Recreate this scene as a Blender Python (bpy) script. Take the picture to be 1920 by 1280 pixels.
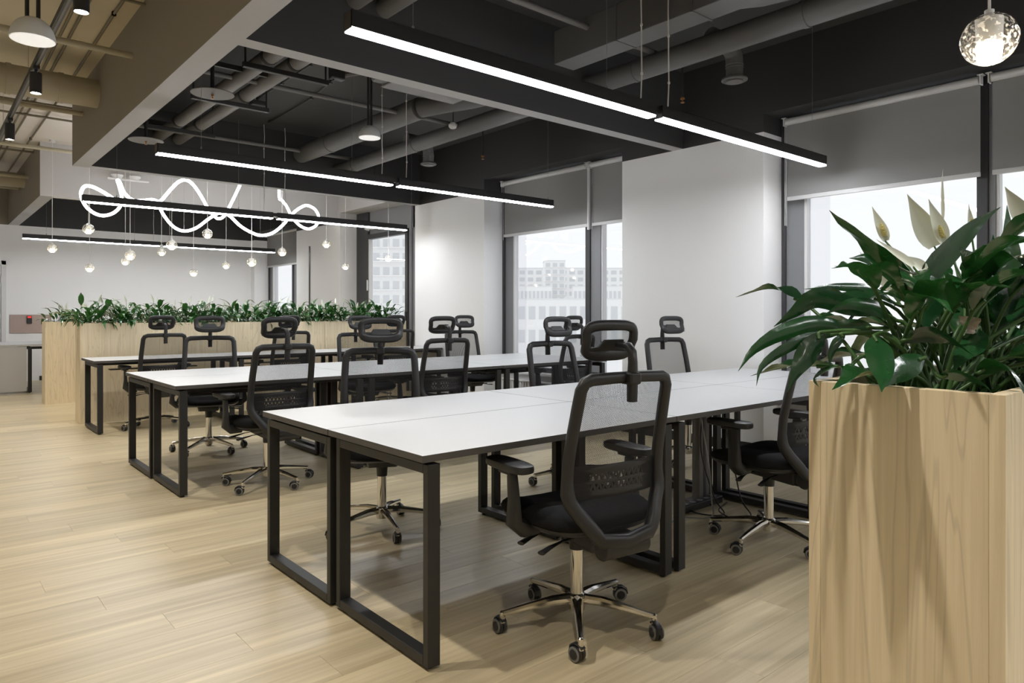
import bpy, math, random
from math import sin, cos, pi, radians as R
from mathutils import Vector, Matrix
random.seed(7)
for o in list(bpy.data.objects): bpy.data.objects.remove(o)
SC = bpy.context.scene
COL = SC.collection

# ------------------------------------------------------------------ camera
FPX, HZ, EYE = 1317.6, 586.7, 1.218
YAW = math.atan((2504.2 - 960) / FPX)
FW = Vector((cos(YAW), sin(YAW), 0)); RT = Vector((sin(YAW), -cos(YAW), 0))
cam = bpy.data.cameras.new('camera'); camo = bpy.data.objects.new('camera', cam); COL.objects.link(camo)
cam.sensor_width = 36; cam.lens = FPX / 1920 * 36; cam.shift_y = (HZ - 640) / 1920
cam.clip_start = 0.02; cam.clip_end = 2000
camo.location = (0, 0, EYE); camo.rotation_euler = (R(90), 0, YAW - pi / 2)
SC.camera = camo

def at(u, v, d):                       # photograph pixel + distance along the view axis -> point in the room
    return Vector((0, 0, EYE)) + d * (FW + (u - 960) / FPX * RT + Vector((0, 0, (HZ - v) / FPX)))

# ------------------------------------------------------------------ world, exposure
w = bpy.data.worlds.new('overcast'); SC.world = w; w.use_nodes = True
bg = w.node_tree.nodes['Background']; bg.inputs[0].default_value = (.965, .98, 1, 1); bg.inputs[1].default_value = 0.86
SC.view_settings.view_transform = 'Standard'; SC.view_settings.look = 'None'
SC.view_settings.gamma = 1; SC.view_settings.use_curve_mapping = False
SC.view_settings.exposure = 0.31
SC.cycles.use_light_tree = False; SC.cycles.transparent_max_bounces = 10; SC.cycles.max_bounces = 7; SC.cycles.glossy_bounces = 3; SC.cycles.caustics_reflective = False; SC.cycles.caustics_refractive = False
LED = 47.0; NEON = 10.0; PEND = 26.0; SPOT = 34.0

# ------------------------------------------------------------------ materials
MATS = {}
def mat(name, col, rough=.5, metal=0, spec=.5, bump=None, var=None, emit=None, coat=0):
    m = bpy.data.materials.new(name); m.use_nodes = True; nt = m.node_tree; b = nt.nodes['Principled BSDF']
    b.inputs['Base Color'].default_value = (*col, 1); b.inputs['Roughness'].default_value = rough
    b.inputs['Metallic'].default_value = metal; b.inputs['Specular IOR Level'].default_value = spec
    b.inputs['Coat Weight'].default_value = coat
    N = nt.nodes.new; L = nt.links.new
    tc = N('ShaderNodeTexCoord')
    if var:                               # gentle procedural colour variation
        s, amt = var
        n = N('ShaderNodeTexNoise'); n.inputs['Scale'].default_value = s; n.inputs['Detail'].default_value = 2
        L(tc.outputs['Object'], n.inputs['Vector'])
        mx = N('ShaderNodeMix'); mx.data_type = 'RGBA'
        mx.inputs[6].default_value = (*[c * (1 - amt) for c in col], 1); mx.inputs[7].default_value = (*[min(1, c * (1 + amt)) for c in col], 1)
        L(n.outputs['Fac'], mx.inputs[0]); L(mx.outputs[2], b.inputs['Base Color'])
    if bump:
        s, st = bump
        n = N('ShaderNodeTexNoise'); n.inputs['Scale'].default_value = s; n.inputs['Detail'].default_value = 3
        L(tc.outputs['Object'], n.inputs['Vector'])
        bp = N('ShaderNodeBump'); bp.inputs['Strength'].default_value = st; bp.inputs['Distance'].default_value = .01
        L(n.outputs['Fac'], bp.inputs['Height']); L(bp.outputs[0], b.inputs['Normal'])
    if emit:
        b.inputs['Emission Color'].default_value = (*emit[0], 1); b.inputs['Emission Strength'].default_value = emit[1]
    MATS[name] = m
    return m

mat('white_wall', (.88, .88, .89), .75, var=(1.3, .02))
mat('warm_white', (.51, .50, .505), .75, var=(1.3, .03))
mat('dark_paint', (.037, .037, .038), .7, var=(1.5, .08))
mat('dark_ceiling', (.050, .050, .050), .8, var=(1.2, .15), bump=(14, .15))
mat('soffit_grey', (.40, .395, .40), .75, var=(2.0, .04))
mat('tan_paint', (.29, .262, .222), .75, var=(1.0, .04))
mat('tan_ceiling', (.60, .535, .40), .85, var=(1.3, .10), bump=(9, .25))
mat('light_ceiling', (.68, .64, .60), .85, var=(1.3, .08), bump=(9, .25))
mat('tan_metal', (.43, .385, .285), .55, var=(3, .05))
mat('pipe_grey', (.15, .143, .138), .55, var=(2.5, .08))
mat('tan_dark', (.20, .172, .125), .6, var=(4, .1))
mat('pipe_dark', (.025, .025, .025), .5, var=(4, .1))
mat('duct_grey', (.115, .115, .115), .55, var=(2.2, .1), bump=(11, .2))
mat('desk_white', (.57, .577, .59), .38, var=(40, .006))
mat('desk_edge', (.075, .070, .066), .5, var=(10, .05))
mat('black_metal', (.018, .0178, .018), .45, var=(12, .2), bump=(900, .03))
mat('black_plastic', (.017, .017, .0185), .42, var=(20, .1), bump=(700, .04))
mat('black_fabric', (.0095, .0095, .0105), .9, spec=.2, var=(60, .2), bump=(500, .3))
mat('chrome', (.72, .70, .67), .09, 1, var=(5, .02))
mat('grey_rubber', (.20, .20, .19), .6, var=(20, .1))
mat('blind_grey', (.285, .285, .285), .8, var=(3, .03), bump=(600, .05))
mat('blind_white', (.62, .62, .63), .45, var=(5, .02))
mat('frame_dark', (.045, .046, .05), .42, var=(3, .08))
mat('frame_grey', (.235, .24, .255), .45, var=(3, .06))
mat('white_plastic', (.74, .74, .75), .4, var=(8, .02))
mat('soil', (.02, .013, .008), .95, var=(30, .4), bump=(60, .8))
mat('stem_green', (.045, .115, .026), .45, var=(20, .15))
mat('spathe', (.78, .81, .70), .5, var=(18, .06))
mat('spadix', (.66, .58, .22), .7, var=(200, .15), bump=(300, .6))
mat('dry_leaf', (.42, .36, .29), .8, var=(30, .3), bump=(80, .6))
mat('brass', (.45, .2, .06), .3, .8, var=(20, .1))
mat('hazed_facade', (.93, .93, .93), .8, var=(.05, .03))  # outdoor colours lightened: distance haze is painted into them
mat('hazed_facade_grey', (.82, .83, .84), .7, var=(.1, .04))
mat('hazed_glass', (.70, .72, .74), .6, var=(.2, .1))  # panes paled by the same painted haze
mat('street', (.85, .85, .85), .9, var=(.03, .1))  # lightened as well, so it bounces light onto the hazy fronts
mat('reader_panel', (.44, .335, .295), .6, var=(6, .05))
mat('red_light', (.5, .02, .02), .4, emit=((1, .05, .03), .5), var=(9, .05))
mat('led', (1, 1, 1), .5, emit=((.965, .985, 1), LED), var=(9, .01))
mat('neon', (1, 1, 1), .5, emit=((.97, .985, 1), NEON), var=(9, .01))
mat('pendant_glow', (1, .95, .85), .5, emit=((1, .86, .66), PEND), var=(9, .01))
mat('spot_glow', (1, 1, 1), .5, emit=((1, .93, .82), SPOT), var=(9, .01))
mat('dome_glow', (.8, .8, .8), .5, emit=((1, .98, .95), .45), var=(9, .01))
mat('lamp_white', (.72, .73, .74), .5, var=(9, .02))
mat('cable_white', (.70, .68, .66), .5, var=(9, .03))
mat('wire_steel', (.35, .35, .35), .4, .6, var=(9, .05))

def nodes_of(name):
    m = bpy.data.materials.new(name); m.use_nodes = True; nt = m.node_tree; MATS[name] = m
    return nt, nt.nodes['Principled BSDF'], nt.nodes.new, nt.links.new, nt.nodes['Material Output']

def wood(name, c_lo, c_hi, axis, cross, lng, rough=.45, tone=.12, rings=True, spec=.5):
    """oak-like board: streaks stretched along one axis of the object, each board with its own offset and tone"""
    nt, b, N, L, out = nodes_of(name)
    tc = N('ShaderNodeTexCoord'); oi = N('ShaderNodeObjectInfo'); ge = N('ShaderNodeNewGeometry')
    add = N('ShaderNodeMath'); add.operation = 'ADD'; L(oi.outputs['Random'], add.inputs[0]); L(ge.outputs['Random Per Island'], add.inputs[1])
    off = N('ShaderNodeMath'); off.operation = 'MULTIPLY'; off.inputs[1].default_value = 37.7; L(add.outputs[0], off.inputs[0])
    cmb = N('ShaderNodeCombineXYZ')
    for i in range(3): L(off.outputs[0], cmb.inputs[i])
    va = N('ShaderNodeVectorMath'); va.operation = 'ADD'; L(ge.outputs['Position'], va.inputs[0]); L(cmb.outputs[0], va.inputs[1])
    mp = N('ShaderNodeMapping'); sc = [cross] * 3; sc[axis] = lng; mp.inputs['Scale'].default_value = sc; L(va.outputs[0], mp.inputs['Vector'])
    n1 = N('ShaderNodeTexNoise'); n1.inputs['Scale'].default_value = 1; n1.inputs['Detail'].default_value = 6; n1.inputs['Roughness'].default_value = .62
    n1.inputs['Distortion'].default_value = .35; L(mp.outputs[0], n1.inputs['Vector'])
    mp2 = N('ShaderNodeMapping'); sc2 = [cross * .13] * 3; sc2[axis] = lng * .40; mp2.inputs['Scale'].default_value = sc2; L(va.outputs[0], mp2.inputs['Vector'])
    n2 = N('ShaderNodeTexNoise'); n2.inputs['Scale'].default_value = 1; n2.inputs['Detail'].default_value = 3; n2.inputs['Distortion'].default_value = .6; L(mp2.outputs[0], n2.inputs['Vector'])
    r1 = N('ShaderNodeValToRGB'); r1.color_ramp.elements[0].position = .32; r1.color_ramp.elements[1].position = .68
    r1.color_ramp.elements[0].color = (*c_lo, 1); r1.color_ramp.elements[1].color = (*c_hi, 1); L(n1.outputs['Fac'], r1.inputs[0])
    col = r1.outputs[0]
    if rings:                             # cathedral figure: contour lines of the slow noise
        ml = N('ShaderNodeMath'); ml.operation = 'MULTIPLY'; ml.inputs[1].default_value = 70; L(n2.outputs['Fac'], ml.inputs[0])
        sn = N('ShaderNodeMath'); sn.operation = 'SINE'; L(ml.outputs[0], sn.inputs[0])
        rr = N('ShaderNodeMapRange'); rr.inputs[1].default_value = .78; rr.inputs[2].default_value = 1; rr.inputs[3].default_value = 1; rr.inputs[4].default_value = .86; L(sn.outputs[0], rr.inputs[0])
        mm = N('ShaderNodeMix'); mm.data_type = 'RGBA'; mm.blend_type = 'MULTIPLY'; mm.inputs[0].default_value = 1
        L(col, mm.inputs[6]); L(rr.outputs[0], mm.inputs[7]); col = mm.outputs[2]
    m2 = N('ShaderNodeMapRange'); m2.inputs[1].default_value = .3; m2.inputs[2].default_value = .7; m2.inputs[3].default_value = 1 - tone; m2.inputs[4].default_value = 1 + tone; L(n2.outputs['Fac'], m2.inputs[0])
    fr = N('ShaderNodeMath'); fr.operation = 'FRACT'; L(add.outputs[0], fr.inputs[0])
    m3 = N('ShaderNodeMapRange'); m3.inputs[3].default_value = 1 - tone * .55; m3.inputs[4].default_value = 1 + tone * .55; L(fr.outputs[0], m3.inputs[0])
    mu = N('ShaderNodeMath'); mu.operation = 'MULTIPLY'; L(m2.outputs[0], mu.inputs[0]); L(m3.outputs[0], mu.inputs[1])
    mx = N('ShaderNodeMix'); mx.data_type = 'RGBA'; mx.blend_type = 'MULTIPLY'; mx.inputs[0].default_value = 1
    L(col, mx.inputs[6]); L(mu.outputs[0], mx.inputs[7]); L(mx.outputs[2], b.inputs['Base Color'])
    b.inputs['Roughness'].default_value = rough; b.inputs['Specular IOR Level'].default_value = spec
    bp = N('ShaderNodeBump'); bp.inputs['Strength'].default_value = .06; bp.inputs['Distance'].default_value = .004; L(n1.outputs['Fac'], bp.inputs['Height']); L(bp.outputs[0], b.inputs['Normal'])
wood('floor_oak', (.46, .38, .232), (.67, .57, .382), 0, 26, .8, rough=.34, tone=.10, spec=.7, rings=False)
wood('planter_oak', (.70, .58, .39), (.84, .72, .51), 2, 70, 1.8, rough=.5, tone=.05)

def clear_mat(name, tint, gloss, rough=.02, white=0.0, bump=None, ior=1.45):
    """thin clear sheet: transparent with a fresnel-weighted mirror coat (and a little white body)"""
    nt, b, N, L, out = nodes_of(name); nt.nodes.remove(b)
    tr = N('ShaderNodeBsdfTransparent'); tr.inputs[0].default_value = (*tint, 1)
    gl = N('ShaderNodeBsdfGlossy'); gl.inputs['Roughness'].default_value = rough
    fr = N('ShaderNodeFresnel'); fr.inputs[0].default_value = ior
    a0 = N('ShaderNodeMath'); a0.operation = 'ADD'; a0.use_clamp = True; a0.inputs[1].default_value = gloss; L(fr.outputs[0], a0.inputs[0])
    ge = N('ShaderNodeNewGeometry'); iv = N('ShaderNodeMath'); iv.operation = 'SUBTRACT'; iv.inputs[0].default_value = 1; L(ge.outputs['Backfacing'], iv.inputs[1])
    ad = N('ShaderNodeMath'); ad.operation = 'MULTIPLY'; L(a0.outputs[0], ad.inputs[0]); L(iv.outputs[0], ad.inputs[1])
    if bump:
        tc = N('ShaderNodeTexCoord'); n = N('ShaderNodeTexVoronoi'); n.inputs['Scale'].default_value = bump[0]; L(tc.outputs['Object'], n.inputs['Vector'])
        bp = N('ShaderNodeBump'); bp.inputs['Strength'].default_value = bump[1]; bp.inputs['Distance'].default_value = .01
        L(n.outputs['Distance'], bp.inputs['Height']); L(bp.outputs[0], gl.inputs['Normal']); L(bp.outputs[0], fr.inputs['Normal'])
    mx = N('ShaderNodeMixShader'); L(ad.outputs[0], mx.inputs[0]); L(tr.outputs[0], mx.inputs[1]); L(gl.outputs[0], mx.inputs[2])
    res = mx.outputs[0]
    if white:
        df = N('ShaderNodeBsdfTranslucent'); df.inputs[0].default_value = (.95, .93, .88, 1)
        d2 = N('ShaderNodeBsdfDiffuse'); d2.inputs[0].default_value = (.9, .9, .88, 1)
        a2 = N('ShaderNodeMixShader'); a2.inputs[0].default_value = .5; L(df.outputs[0], a2.inputs[1]); L(d2.outputs[0], a2.inputs[2])
        m2 = N('ShaderNodeMixShader'); m2.inputs[0].default_value = white
        if bump:                          # bubbles caught in the crystal
            nz = N('ShaderNodeTexNoise'); nz.inputs['Scale'].default_value = 95; L(tc.outputs['Object'], nz.inputs['Vector'])
            mr = N('ShaderNodeMapRange'); mr.inputs[1].default_value = .54; mr.inputs[2].default_value = .62; mr.inputs[3].default_value = white*.25; mr.inputs[4].default_value = white*3; L(nz.outputs['Fac'], mr.inputs[0]); L(mr.outputs[0], m2.inputs[0])
        L(res, m2.inputs[1]); L(a2.outputs[0], m2.inputs[2]); res = m2.outputs[0]
    L(res, out.inputs[0])
clear_mat('window_glass', (.985, .99, .99), 0.0)
clear_mat('sash_glass', (.93, .935, .95), 0.0, white=.05)
clear_mat('globe_glass', (.97, .96, .94), .05, rough=.04, white=.16, bump=(34, 1.0))

def mesh_fabric(name, pitch, opaque):
    """woven net: round see-through holes in black yarn, in the object's own coordinates"""
    nt, b, N, L, out = nodes_of(name)
    b.inputs['Base Color'].default_value = (.016, .016, .018, 1); b.inputs['Roughness'].default_value = .8; b.inputs['Specular IOR Level'].default_value = .25
    tc = N('ShaderNodeTexCoord'); sx = N('ShaderNodeSeparateXYZ'); L(tc.outputs['Object'], sx.inputs[0])
    def wave(sock, ph):
        m = N('ShaderNodeMath'); m.operation = 'MULTIPLY'; m.inputs[1].default_value = 2 * pi / pitch; L(sock, m.inputs[0])
        a = N('ShaderNodeMath'); a.operation = 'ADD'; a.inputs[1].default_value = ph; L(m.outputs[0], a.inputs[0])
        s = N('ShaderNodeMath'); s.operation = 'SINE'; L(a.outputs[0], s.inputs[0]); return s.outputs[0]
    a = wave(sx.outputs[0], 0); c = wave(sx.outputs[2], 0)
    mu = N('ShaderNodeMath'); mu.operation = 'MULTIPLY'; L(a, mu.inputs[0]); L(c, mu.inputs[1])
    gt = N('ShaderNodeMath'); gt.operation = 'LESS_THAN'; gt.inputs[1].default_value = opaque; L(mu.outputs[0], gt.inputs[0])
    tr = N('ShaderNodeBsdfTransparent'); mx = N('ShaderNodeMixShader'); L(gt.outputs[0], mx.inputs[0]); L(tr.outputs[0], mx.inputs[1]); L(b.outputs[0], mx.inputs[2])
    L(mx.outputs[0], out.inputs[0])
mesh_fabric('mesh_net', .0062, -.04)

def leaf_mat(name, hi, lo):
    nt, b, N, L, out = nodes_of(name)
    oi = N('ShaderNodeObjectInfo'); ge = N('ShaderNodeNewGeometry'); tc = N('ShaderNodeTexCoord')
    ad = N('ShaderNodeMath'); ad.operation = 'ADD'; L(oi.outputs['Random'], ad.inputs[0]); L(ge.outputs['Random Per Island'], ad.inputs[1])
    fr = N('ShaderNodeMath'); fr.operation = 'FRACT'; L(ad.outputs[0], fr.inputs[0])
    mx = N('ShaderNodeMix'); mx.data_type = 'RGBA'; mx.inputs[6].default_value = (*lo, 1); mx.inputs[7].default_value = (*hi, 1); L(fr.outputs[0], mx.inputs[0])
    n = N('ShaderNodeTexNoise'); n.inputs['Scale'].default_value = 22; L(tc.outputs['Object'], n.inputs['Vector'])
    mr = N('ShaderNodeMapRange'); mr.inputs[3].default_value = .7; mr.inputs[4].default_value = 1.35; L(n.outputs['Fac'], mr.inputs[0])
    mm = N('ShaderNodeMix'); mm.data_type = 'RGBA'; mm.blend_type = 'MULTIPLY'; mm.inputs[0].default_value = 1; L(mx.outputs[2], mm.inputs[6]); L(mr.outputs[0], mm.inputs[7])
    L(mm.outputs[2], b.inputs['Base Color']); b.inputs['Roughness'].default_value = .24; b.inputs['Specular IOR Level'].default_value = .6; b.inputs['Coat Weight'].default_value = .6; b.inputs['Coat Roughness'].default_value = .12
    bp = N('ShaderNodeBump'); bp.inputs['Strength'].default_value = .25; bp.inputs['Distance'].default_value = .006
    n3 = N('ShaderNodeTexNoise'); n3.inputs['Scale'].default_value = 45; L(tc.outputs['Object'], n3.inputs['Vector']); L(n3.outputs['Fac'], bp.inputs['Height']); L(bp.outputs[0], b.inputs['Normal'])
    tl = N('ShaderNodeBsdfTranslucent'); tl.inputs[0].default_value = (hi[0] * 2.2, hi[1] * 2.0, hi[2] * 1.2, 1)
    ms = N('ShaderNodeMixShader'); ms.inputs[0].default_value = .12; L(b.outputs[0], ms.inputs[1]); L(tl.outputs[0], ms.inputs[2]); L(ms.outputs[0], out.inputs[0])
leaf_mat('leaf_green', (.015, .080, .021), (.005, .028, .011))
leaf_mat('leaf_far', (.035, .13, .03), (.010, .05, .015))

# ------------------------------------------------------------------ mesh helpers
class MB:
    def __init__(s): s.v = []; s.f = []; s.m = []; s.mi = 0
    def face(s, *ix): s.f.append(ix); s.m.append(s.mi)
    def box(s, a, b):
        x0, y0, z0 = [min(p, q) for p, q in zip(a, b)]; x1, y1, z1 = [max(p, q) for p, q in zip(a, b)]
        n = len(s.v); s.v += [(x0,y0,z0),(x1,y0,z0),(x1,y1,z0),(x0,y1,z0),(x0,y0,z1),(x1,y0,z1),(x1,y1,z1),(x0,y1,z1)]
        for q in ((3,2,1,0),(4,5,6,7),(0,1,5,4),(1,2,6,5),(2,3,7,6),(3,0,4,7)): s.face(*[n + i for i in q])
        return s
    def obox(s, c, size, mx):
        n = len(s.v); h = [d / 2 for d in size]
        for z in (-1, 1):
            for x, y in ((-1,-1),(1,-1),(1,1),(-1,1)):
                s.v.append(tuple(Vector(c) + mx @ Vector((x*h[0], y*h[1], z*h[2]))))
        for q in ((3,2,1,0),(4,5,6,7),(0,1,5,4),(1,2,6,5),(2,3,7,6),(3,0,4,7)): s.face(*[n + i for i in q])
        return s
    def tube(s, pts, r, n=8, closed=False, up=(0,0,1), flat=None, cap=True, sq=1.0):
        """sweep an ellipse (r, r*flat) along pts; sq<1 squares the section"""
        pts = [Vector(p) for p in pts]; k = len(pts); base = len(s.v); rad = r if isinstance(r, (list, tuple)) else [r] * k
        fl = 1 if flat is None else flat; prev = None
        for i, p in enumerate(pts):
            if closed: t = pts[(i+1) % k] - pts[i-1]
            else: t = pts[min(i+1, k-1)] - pts[max(i-1, 0)]
            t.normalize()
            ref = Vector(up) if prev is None else prev
            a = ref - t * ref.dot(t)
            if a.length < 1e-4: a = Vector((1,0,0)) - t * t.x
            if a.length < 1e-4: a = Vector((0,1,0)) - t * t.y
            a.normalize(); b = t.cross(a); prev = a if not closed else None
            for j in range(n):
                th = 2 * pi * j / n + (pi / n if sq < 1 else 0); c, d = cos(th), sin(th)
                c = math.copysign(abs(c) ** sq, c); d = math.copysign(abs(d) ** sq, d)
                s.v.append(tuple(p + a * (c * rad[i] * fl) + b * (d * rad[i])))
        for i in range(k if closed else k - 1):
            for j in range(n):
                A = base + i*n + j; B = base + i*n + (j+1) % n; C = base + ((i+1) % k)*n + (j+1) % n; D = base + ((i+1) % k)*n + j
                s.face(A, B, C, D)
        if cap and not closed:
            s.face(*[base + j for j in range(n)][::-1]); s.face(*[base + (k-1)*n + j for j in range(n)])
        return s
    def lathe(s, prof, c=(0,0,0), n=16, mx=None):
        base = len(s.v); k = len(prof); mx = mx or Matrix.Identity(3)
        for r, z in prof:
            for j in range(n):
                th = 2*pi*j/n; s.v.append(tuple(Vector(c) + mx @ Vector((r*cos(th), r*sin(th), z))))
        for i in range(k-1):
            for j in range(n):
                s.face(base+i*n+j, base+i*n+(j+1)%n, base+(i+1)*n+(j+1)%n, base+(i+1)*n+j)
        s.face(*[base + j for j in range(n)][::-1]); s.face(*[base + (k-1)*n + j for j in range(n)])
        return s
    def grid(s, rows):
        base = len(s.v); nu = len(rows[0])
        for r in rows: s.v += [tuple(p) for p in r]
        for i in range(len(rows)-1):
            for j in range(nu-1): s.face(base+i*nu+j, base+i*nu+j+1, base+(i+1)*nu+j+1, base+(i+1)*nu+j)
        return s
    def prism(s, poly, d):                # poly: 3D points in a plane, pushed by d
        base = len(s.v); n = len(poly); d = Vector(d)
        s.v += [tuple(Vector(p)) for p in poly] + [tuple(Vector(p) + d) for p in poly]
        s.face(*range(base+n-1, base-1, -1)); s.face(*range(base+n, base+2*n))
        for i in range(n): s.face(base+i, base+(i+1)%n, base+n+(i+1)%n, base+n+i)
        return s
    def mesh(s, name, mats, smooth=True, angle=35):
        me = bpy.data.meshes.new(name); me.from_pydata(s.v, [], s.f)
        for m in (mats if isinstance(mats, (list, tuple)) else [mats]): me.materials.append(MATS[m])
        me.polygons.foreach_set('material_index', s.m)
        if smooth:
            me.polygons.foreach_set('use_smooth', [True] * len(me.polygons)); me.set_sharp_from_angle(angle=R(angle))
        me.update(); return me
    def build(s, name, mats, parent=None, smooth=True, bevel=0, loc=None, angle=35):
        o = bpy.data.objects.new(name, s.mesh(name, mats, smooth, angle)); COL.objects.link(o)
        if parent: o.parent = parent
        if loc: o.location = loc
        if bevel:
            b = o.modifiers.new('bevel', 'BEVEL'); b.width = bevel; b.segments = 2; b.limit_method = 'ANGLE'; b.angle_limit = R(40)
        return o
def put(name, me, parent=None, loc=None, rot=None):
    o = bpy.data.objects.new(name, me); COL.objects.link(o)
    if parent: o.parent = parent
    if loc is not None: o.location = loc
    if rot is not None: o.rotation_euler = rot
    return o
def tag(o, label, cat, group=None, kind=None):
    if label: o['label'] = label
    if cat: o['category'] = cat
    if group: o['group'] = group
    if kind: o['kind'] = kind
    return o
def empty(name, loc=(0,0,0), rz=0):
    o = bpy.data.objects.new(name, None); COL.objects.link(o); o.location = loc; o.rotation_euler = (0,0,rz); o.empty_display_size = .1
    return o
def struct(o, label=None, cat=None):
    o['kind'] = 'structure'
    if label: o['label'] = label
    if cat: o['category'] = cat
    return o
def copy_tree(o, parent=None):
    c = o.copy(); COL.objects.link(c)
    if parent: c.parent = parent
    for ch in [x for x in o.children]: copy_tree(ch, c)
    return c
def spline(pts, k=8):                     # Catmull-Rom through the points
    P = [Vector(p) for p in pts]; P = [P[0]*2 - P[1]] + P + [P[-1]*2 - P[-2]]; out = []
    for i in range(1, len(P)-2):
        a, b, c, d = P[i-1:i+3]
        for j in range(k):
            t = j / k; out.append(.5*((2*b) + (c-a)*t + (2*a-5*b+4*c-d)*t*t + (3*b-a-3*c+d)*t**3))
    out.append(P[-2]); return out

# ================================================================== THE SETTING
XW, XG, ZC, ZP, ZH = 5.58, 5.93, 3.50, 2.78, 2.935      # pillar face, glass plane, ceiling, paint line, window head
XL, YB, YF = -2.4, -3.2, 15.25
B0, B1 = 1.29, 1.445                                    # long beam
# --- floor of oak planks
floor = struct(MB().box((XL-.2, YB-.2, -.25), (6.3, YF+.3, -.006)).build('floor', 'floor_oak', smooth=False), 'pale oak plank floor of the open office', 'floor')
PWD, PLN = .185, 1.31
pl = []
for j in range(int((YF - YB) / PWD) + 1):
    y0 = YB + j * PWD; off = (j * .437 * PLN) % PLN
    for i in range(-1, int((XW + .4 - XL) / PLN) + 2):
        x0 = max(XL, XL + i * PLN + off); x1 = min(XW + .35, XL + (i + 1) * PLN + off)
        if x1 - x0 > .05: pl.append((x0, x1, y0, min(YF, y0 + PWD)))
def plank_box(mb, x0, x1, y0, y1):
    g = .0003; c = .0006; n = len(mb.v); x0 += g; x1 -= g; y0 += g; y1 -= g
    mb.v += [(x0,y0,-.006),(x1,y0,-.006),(x1,y1,-.006),(x0,y1,-.006),(x0,y0,-c),(x1,y0,-c),(x1,y1,-c),(x0,y1,-c),(x0+c,y0+c,0),(x1-c,y0+c,0),(x1-c,y1-c,0),(x0+c,y1-c,0)]
    for q in ((8,9,10,11),(4,5,9,8),(5,6,10,9),(6,7,11,10),(7,4,8,11),(0,1,5,4),(1,2,6,5),(2,3,7,6),(3,0,4,7)): mb.face(*[n+i for i in q])
def vis_key(p):
    x, y = (p[0]+p[1])/2, (p[2]+p[3])/2; d = FW.x*x + FW.y*y
    if d < .8: return 1e9
    u = 960 + FPX*(RT.x*x + RT.y*y)/d
    return d if -120 < u < 1700 else 1e8 + d
pl.sort(key=vis_key); shapes = {}
for p in pl[:300]:
    key = (round(p[1]-p[0], 3), round(p[3]-p[2], 3))
    if key not in shapes:
        mb = MB(); plank_box(mb, 0, key[0], 0, key[1]); shapes[key] = mb.mesh('plank', 'floor_oak', False)
    put('plank', shapes[key], floor, (p[0], p[2], 0))
mb = MB()
for p in pl[300:]: plank_box(mb, *p)
o = mb.build('plank_field', 'floor_oak', floor, False); o['kind'] = 'stuff'

# --- ceilings
ce = struct(empty('ceiling', (0, 0, ZC)), 'concrete slab ceiling, dark over the desks and beige over the aisle', 'ceiling')
def slab(x0, x1, y0, y1, m, nm='ceiling_bay'): return MB().box((x0, y0, 0), (x1, y1, .2)).build(nm, m, ce, False)
slab(1.37, 6.1, YB, 8.64, 'dark_ceiling'); slab(1.37, 6.1, 8.64, 11.24, 'light_ceiling'); slab(1.37, 6.1, 11.24, YF+.2, 'dark_ceiling')
slab(XL-.2, 1.37, YB, 8.64, 'tan_ceiling'); slab(XL-.2, 1.37, 8.64, YF+.2, 'light_ceiling')
# --- beams: tan on the aisle side, grey soffit, dark inside
def beam(name, a, b, m_left, m_bot, m_rest, label, m_front=None):
    mb = MB(); mb.box(a, b); mb.m = [1, 2, 4 if m_front else 2, 2, 3, 0]
    return struct(mb.build(name, [m_left, m_bot, m_rest, m_rest, m_front or m_rest], None, False), label, 'beam')
beam('trim_1', (B0, YB, ZP), (B1, 8.70, ZC), 'tan_paint', 'soffit_grey', 'dark_paint', 'long tan beam between the aisle and the near desk bays')
beam('trim_2', (B1, 4.03, ZP), (XW, 4.155, ZC), 'dark_paint', 'soffit_grey', 'dark_paint', 'dark cross beam over the aisle between the first two desk rows')
o = beam('trim_3', (B1, 8.58, ZP), (XW, 8.70, ZC), 'dark_paint', 'soffit_grey', 'dark_paint', 'dark cross beam in front of the glowing neon tube')
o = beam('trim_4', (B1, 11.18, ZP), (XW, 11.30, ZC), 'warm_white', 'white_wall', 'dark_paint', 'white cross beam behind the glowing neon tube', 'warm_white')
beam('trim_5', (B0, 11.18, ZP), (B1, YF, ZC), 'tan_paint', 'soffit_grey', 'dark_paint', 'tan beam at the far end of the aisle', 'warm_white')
beam('trim_6', (B1, -.45, ZP), (XW, -.32, ZC), 'dark_paint', 'soffit_grey', 'dark_paint', 'dark cross beam nearest the viewer')
# --- closed sides
struct(MB().box((XL-.2, YB-.2, 0), (6.1, YB, ZC)).build('wall_back', 'white_wall', None, False), 'white wall behind the viewer', 'wall')
struct(MB().box((XL-.2, YB, 0), (XL, YF, ZC)).build('wall_left', 'white_wall', None, False), 'white wall along the aisle', 'wall')
wf = struct(empty('wall_far', (0, YF, 0)), 'pale grey end wall behind the plants', 'wall')
MB().box((XL-.2, 0, 0), (6.1, .2, ZP)).build('wall_face', 'white_wall', wf, False)
MB().box((B1, -.02, ZP), (XW, .2, ZC)).build('wall_top_band', 'dark_paint', wf, False)
MB().box((XL-.2, 0, ZP), (B1, .2, ZC)).build('wall_top_band', 'tan_paint', wf, False)
MB().box((1.75, -.015, 0), (XW, 0, .08)).build('skirting', 'black_metal', wf, False)
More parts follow.
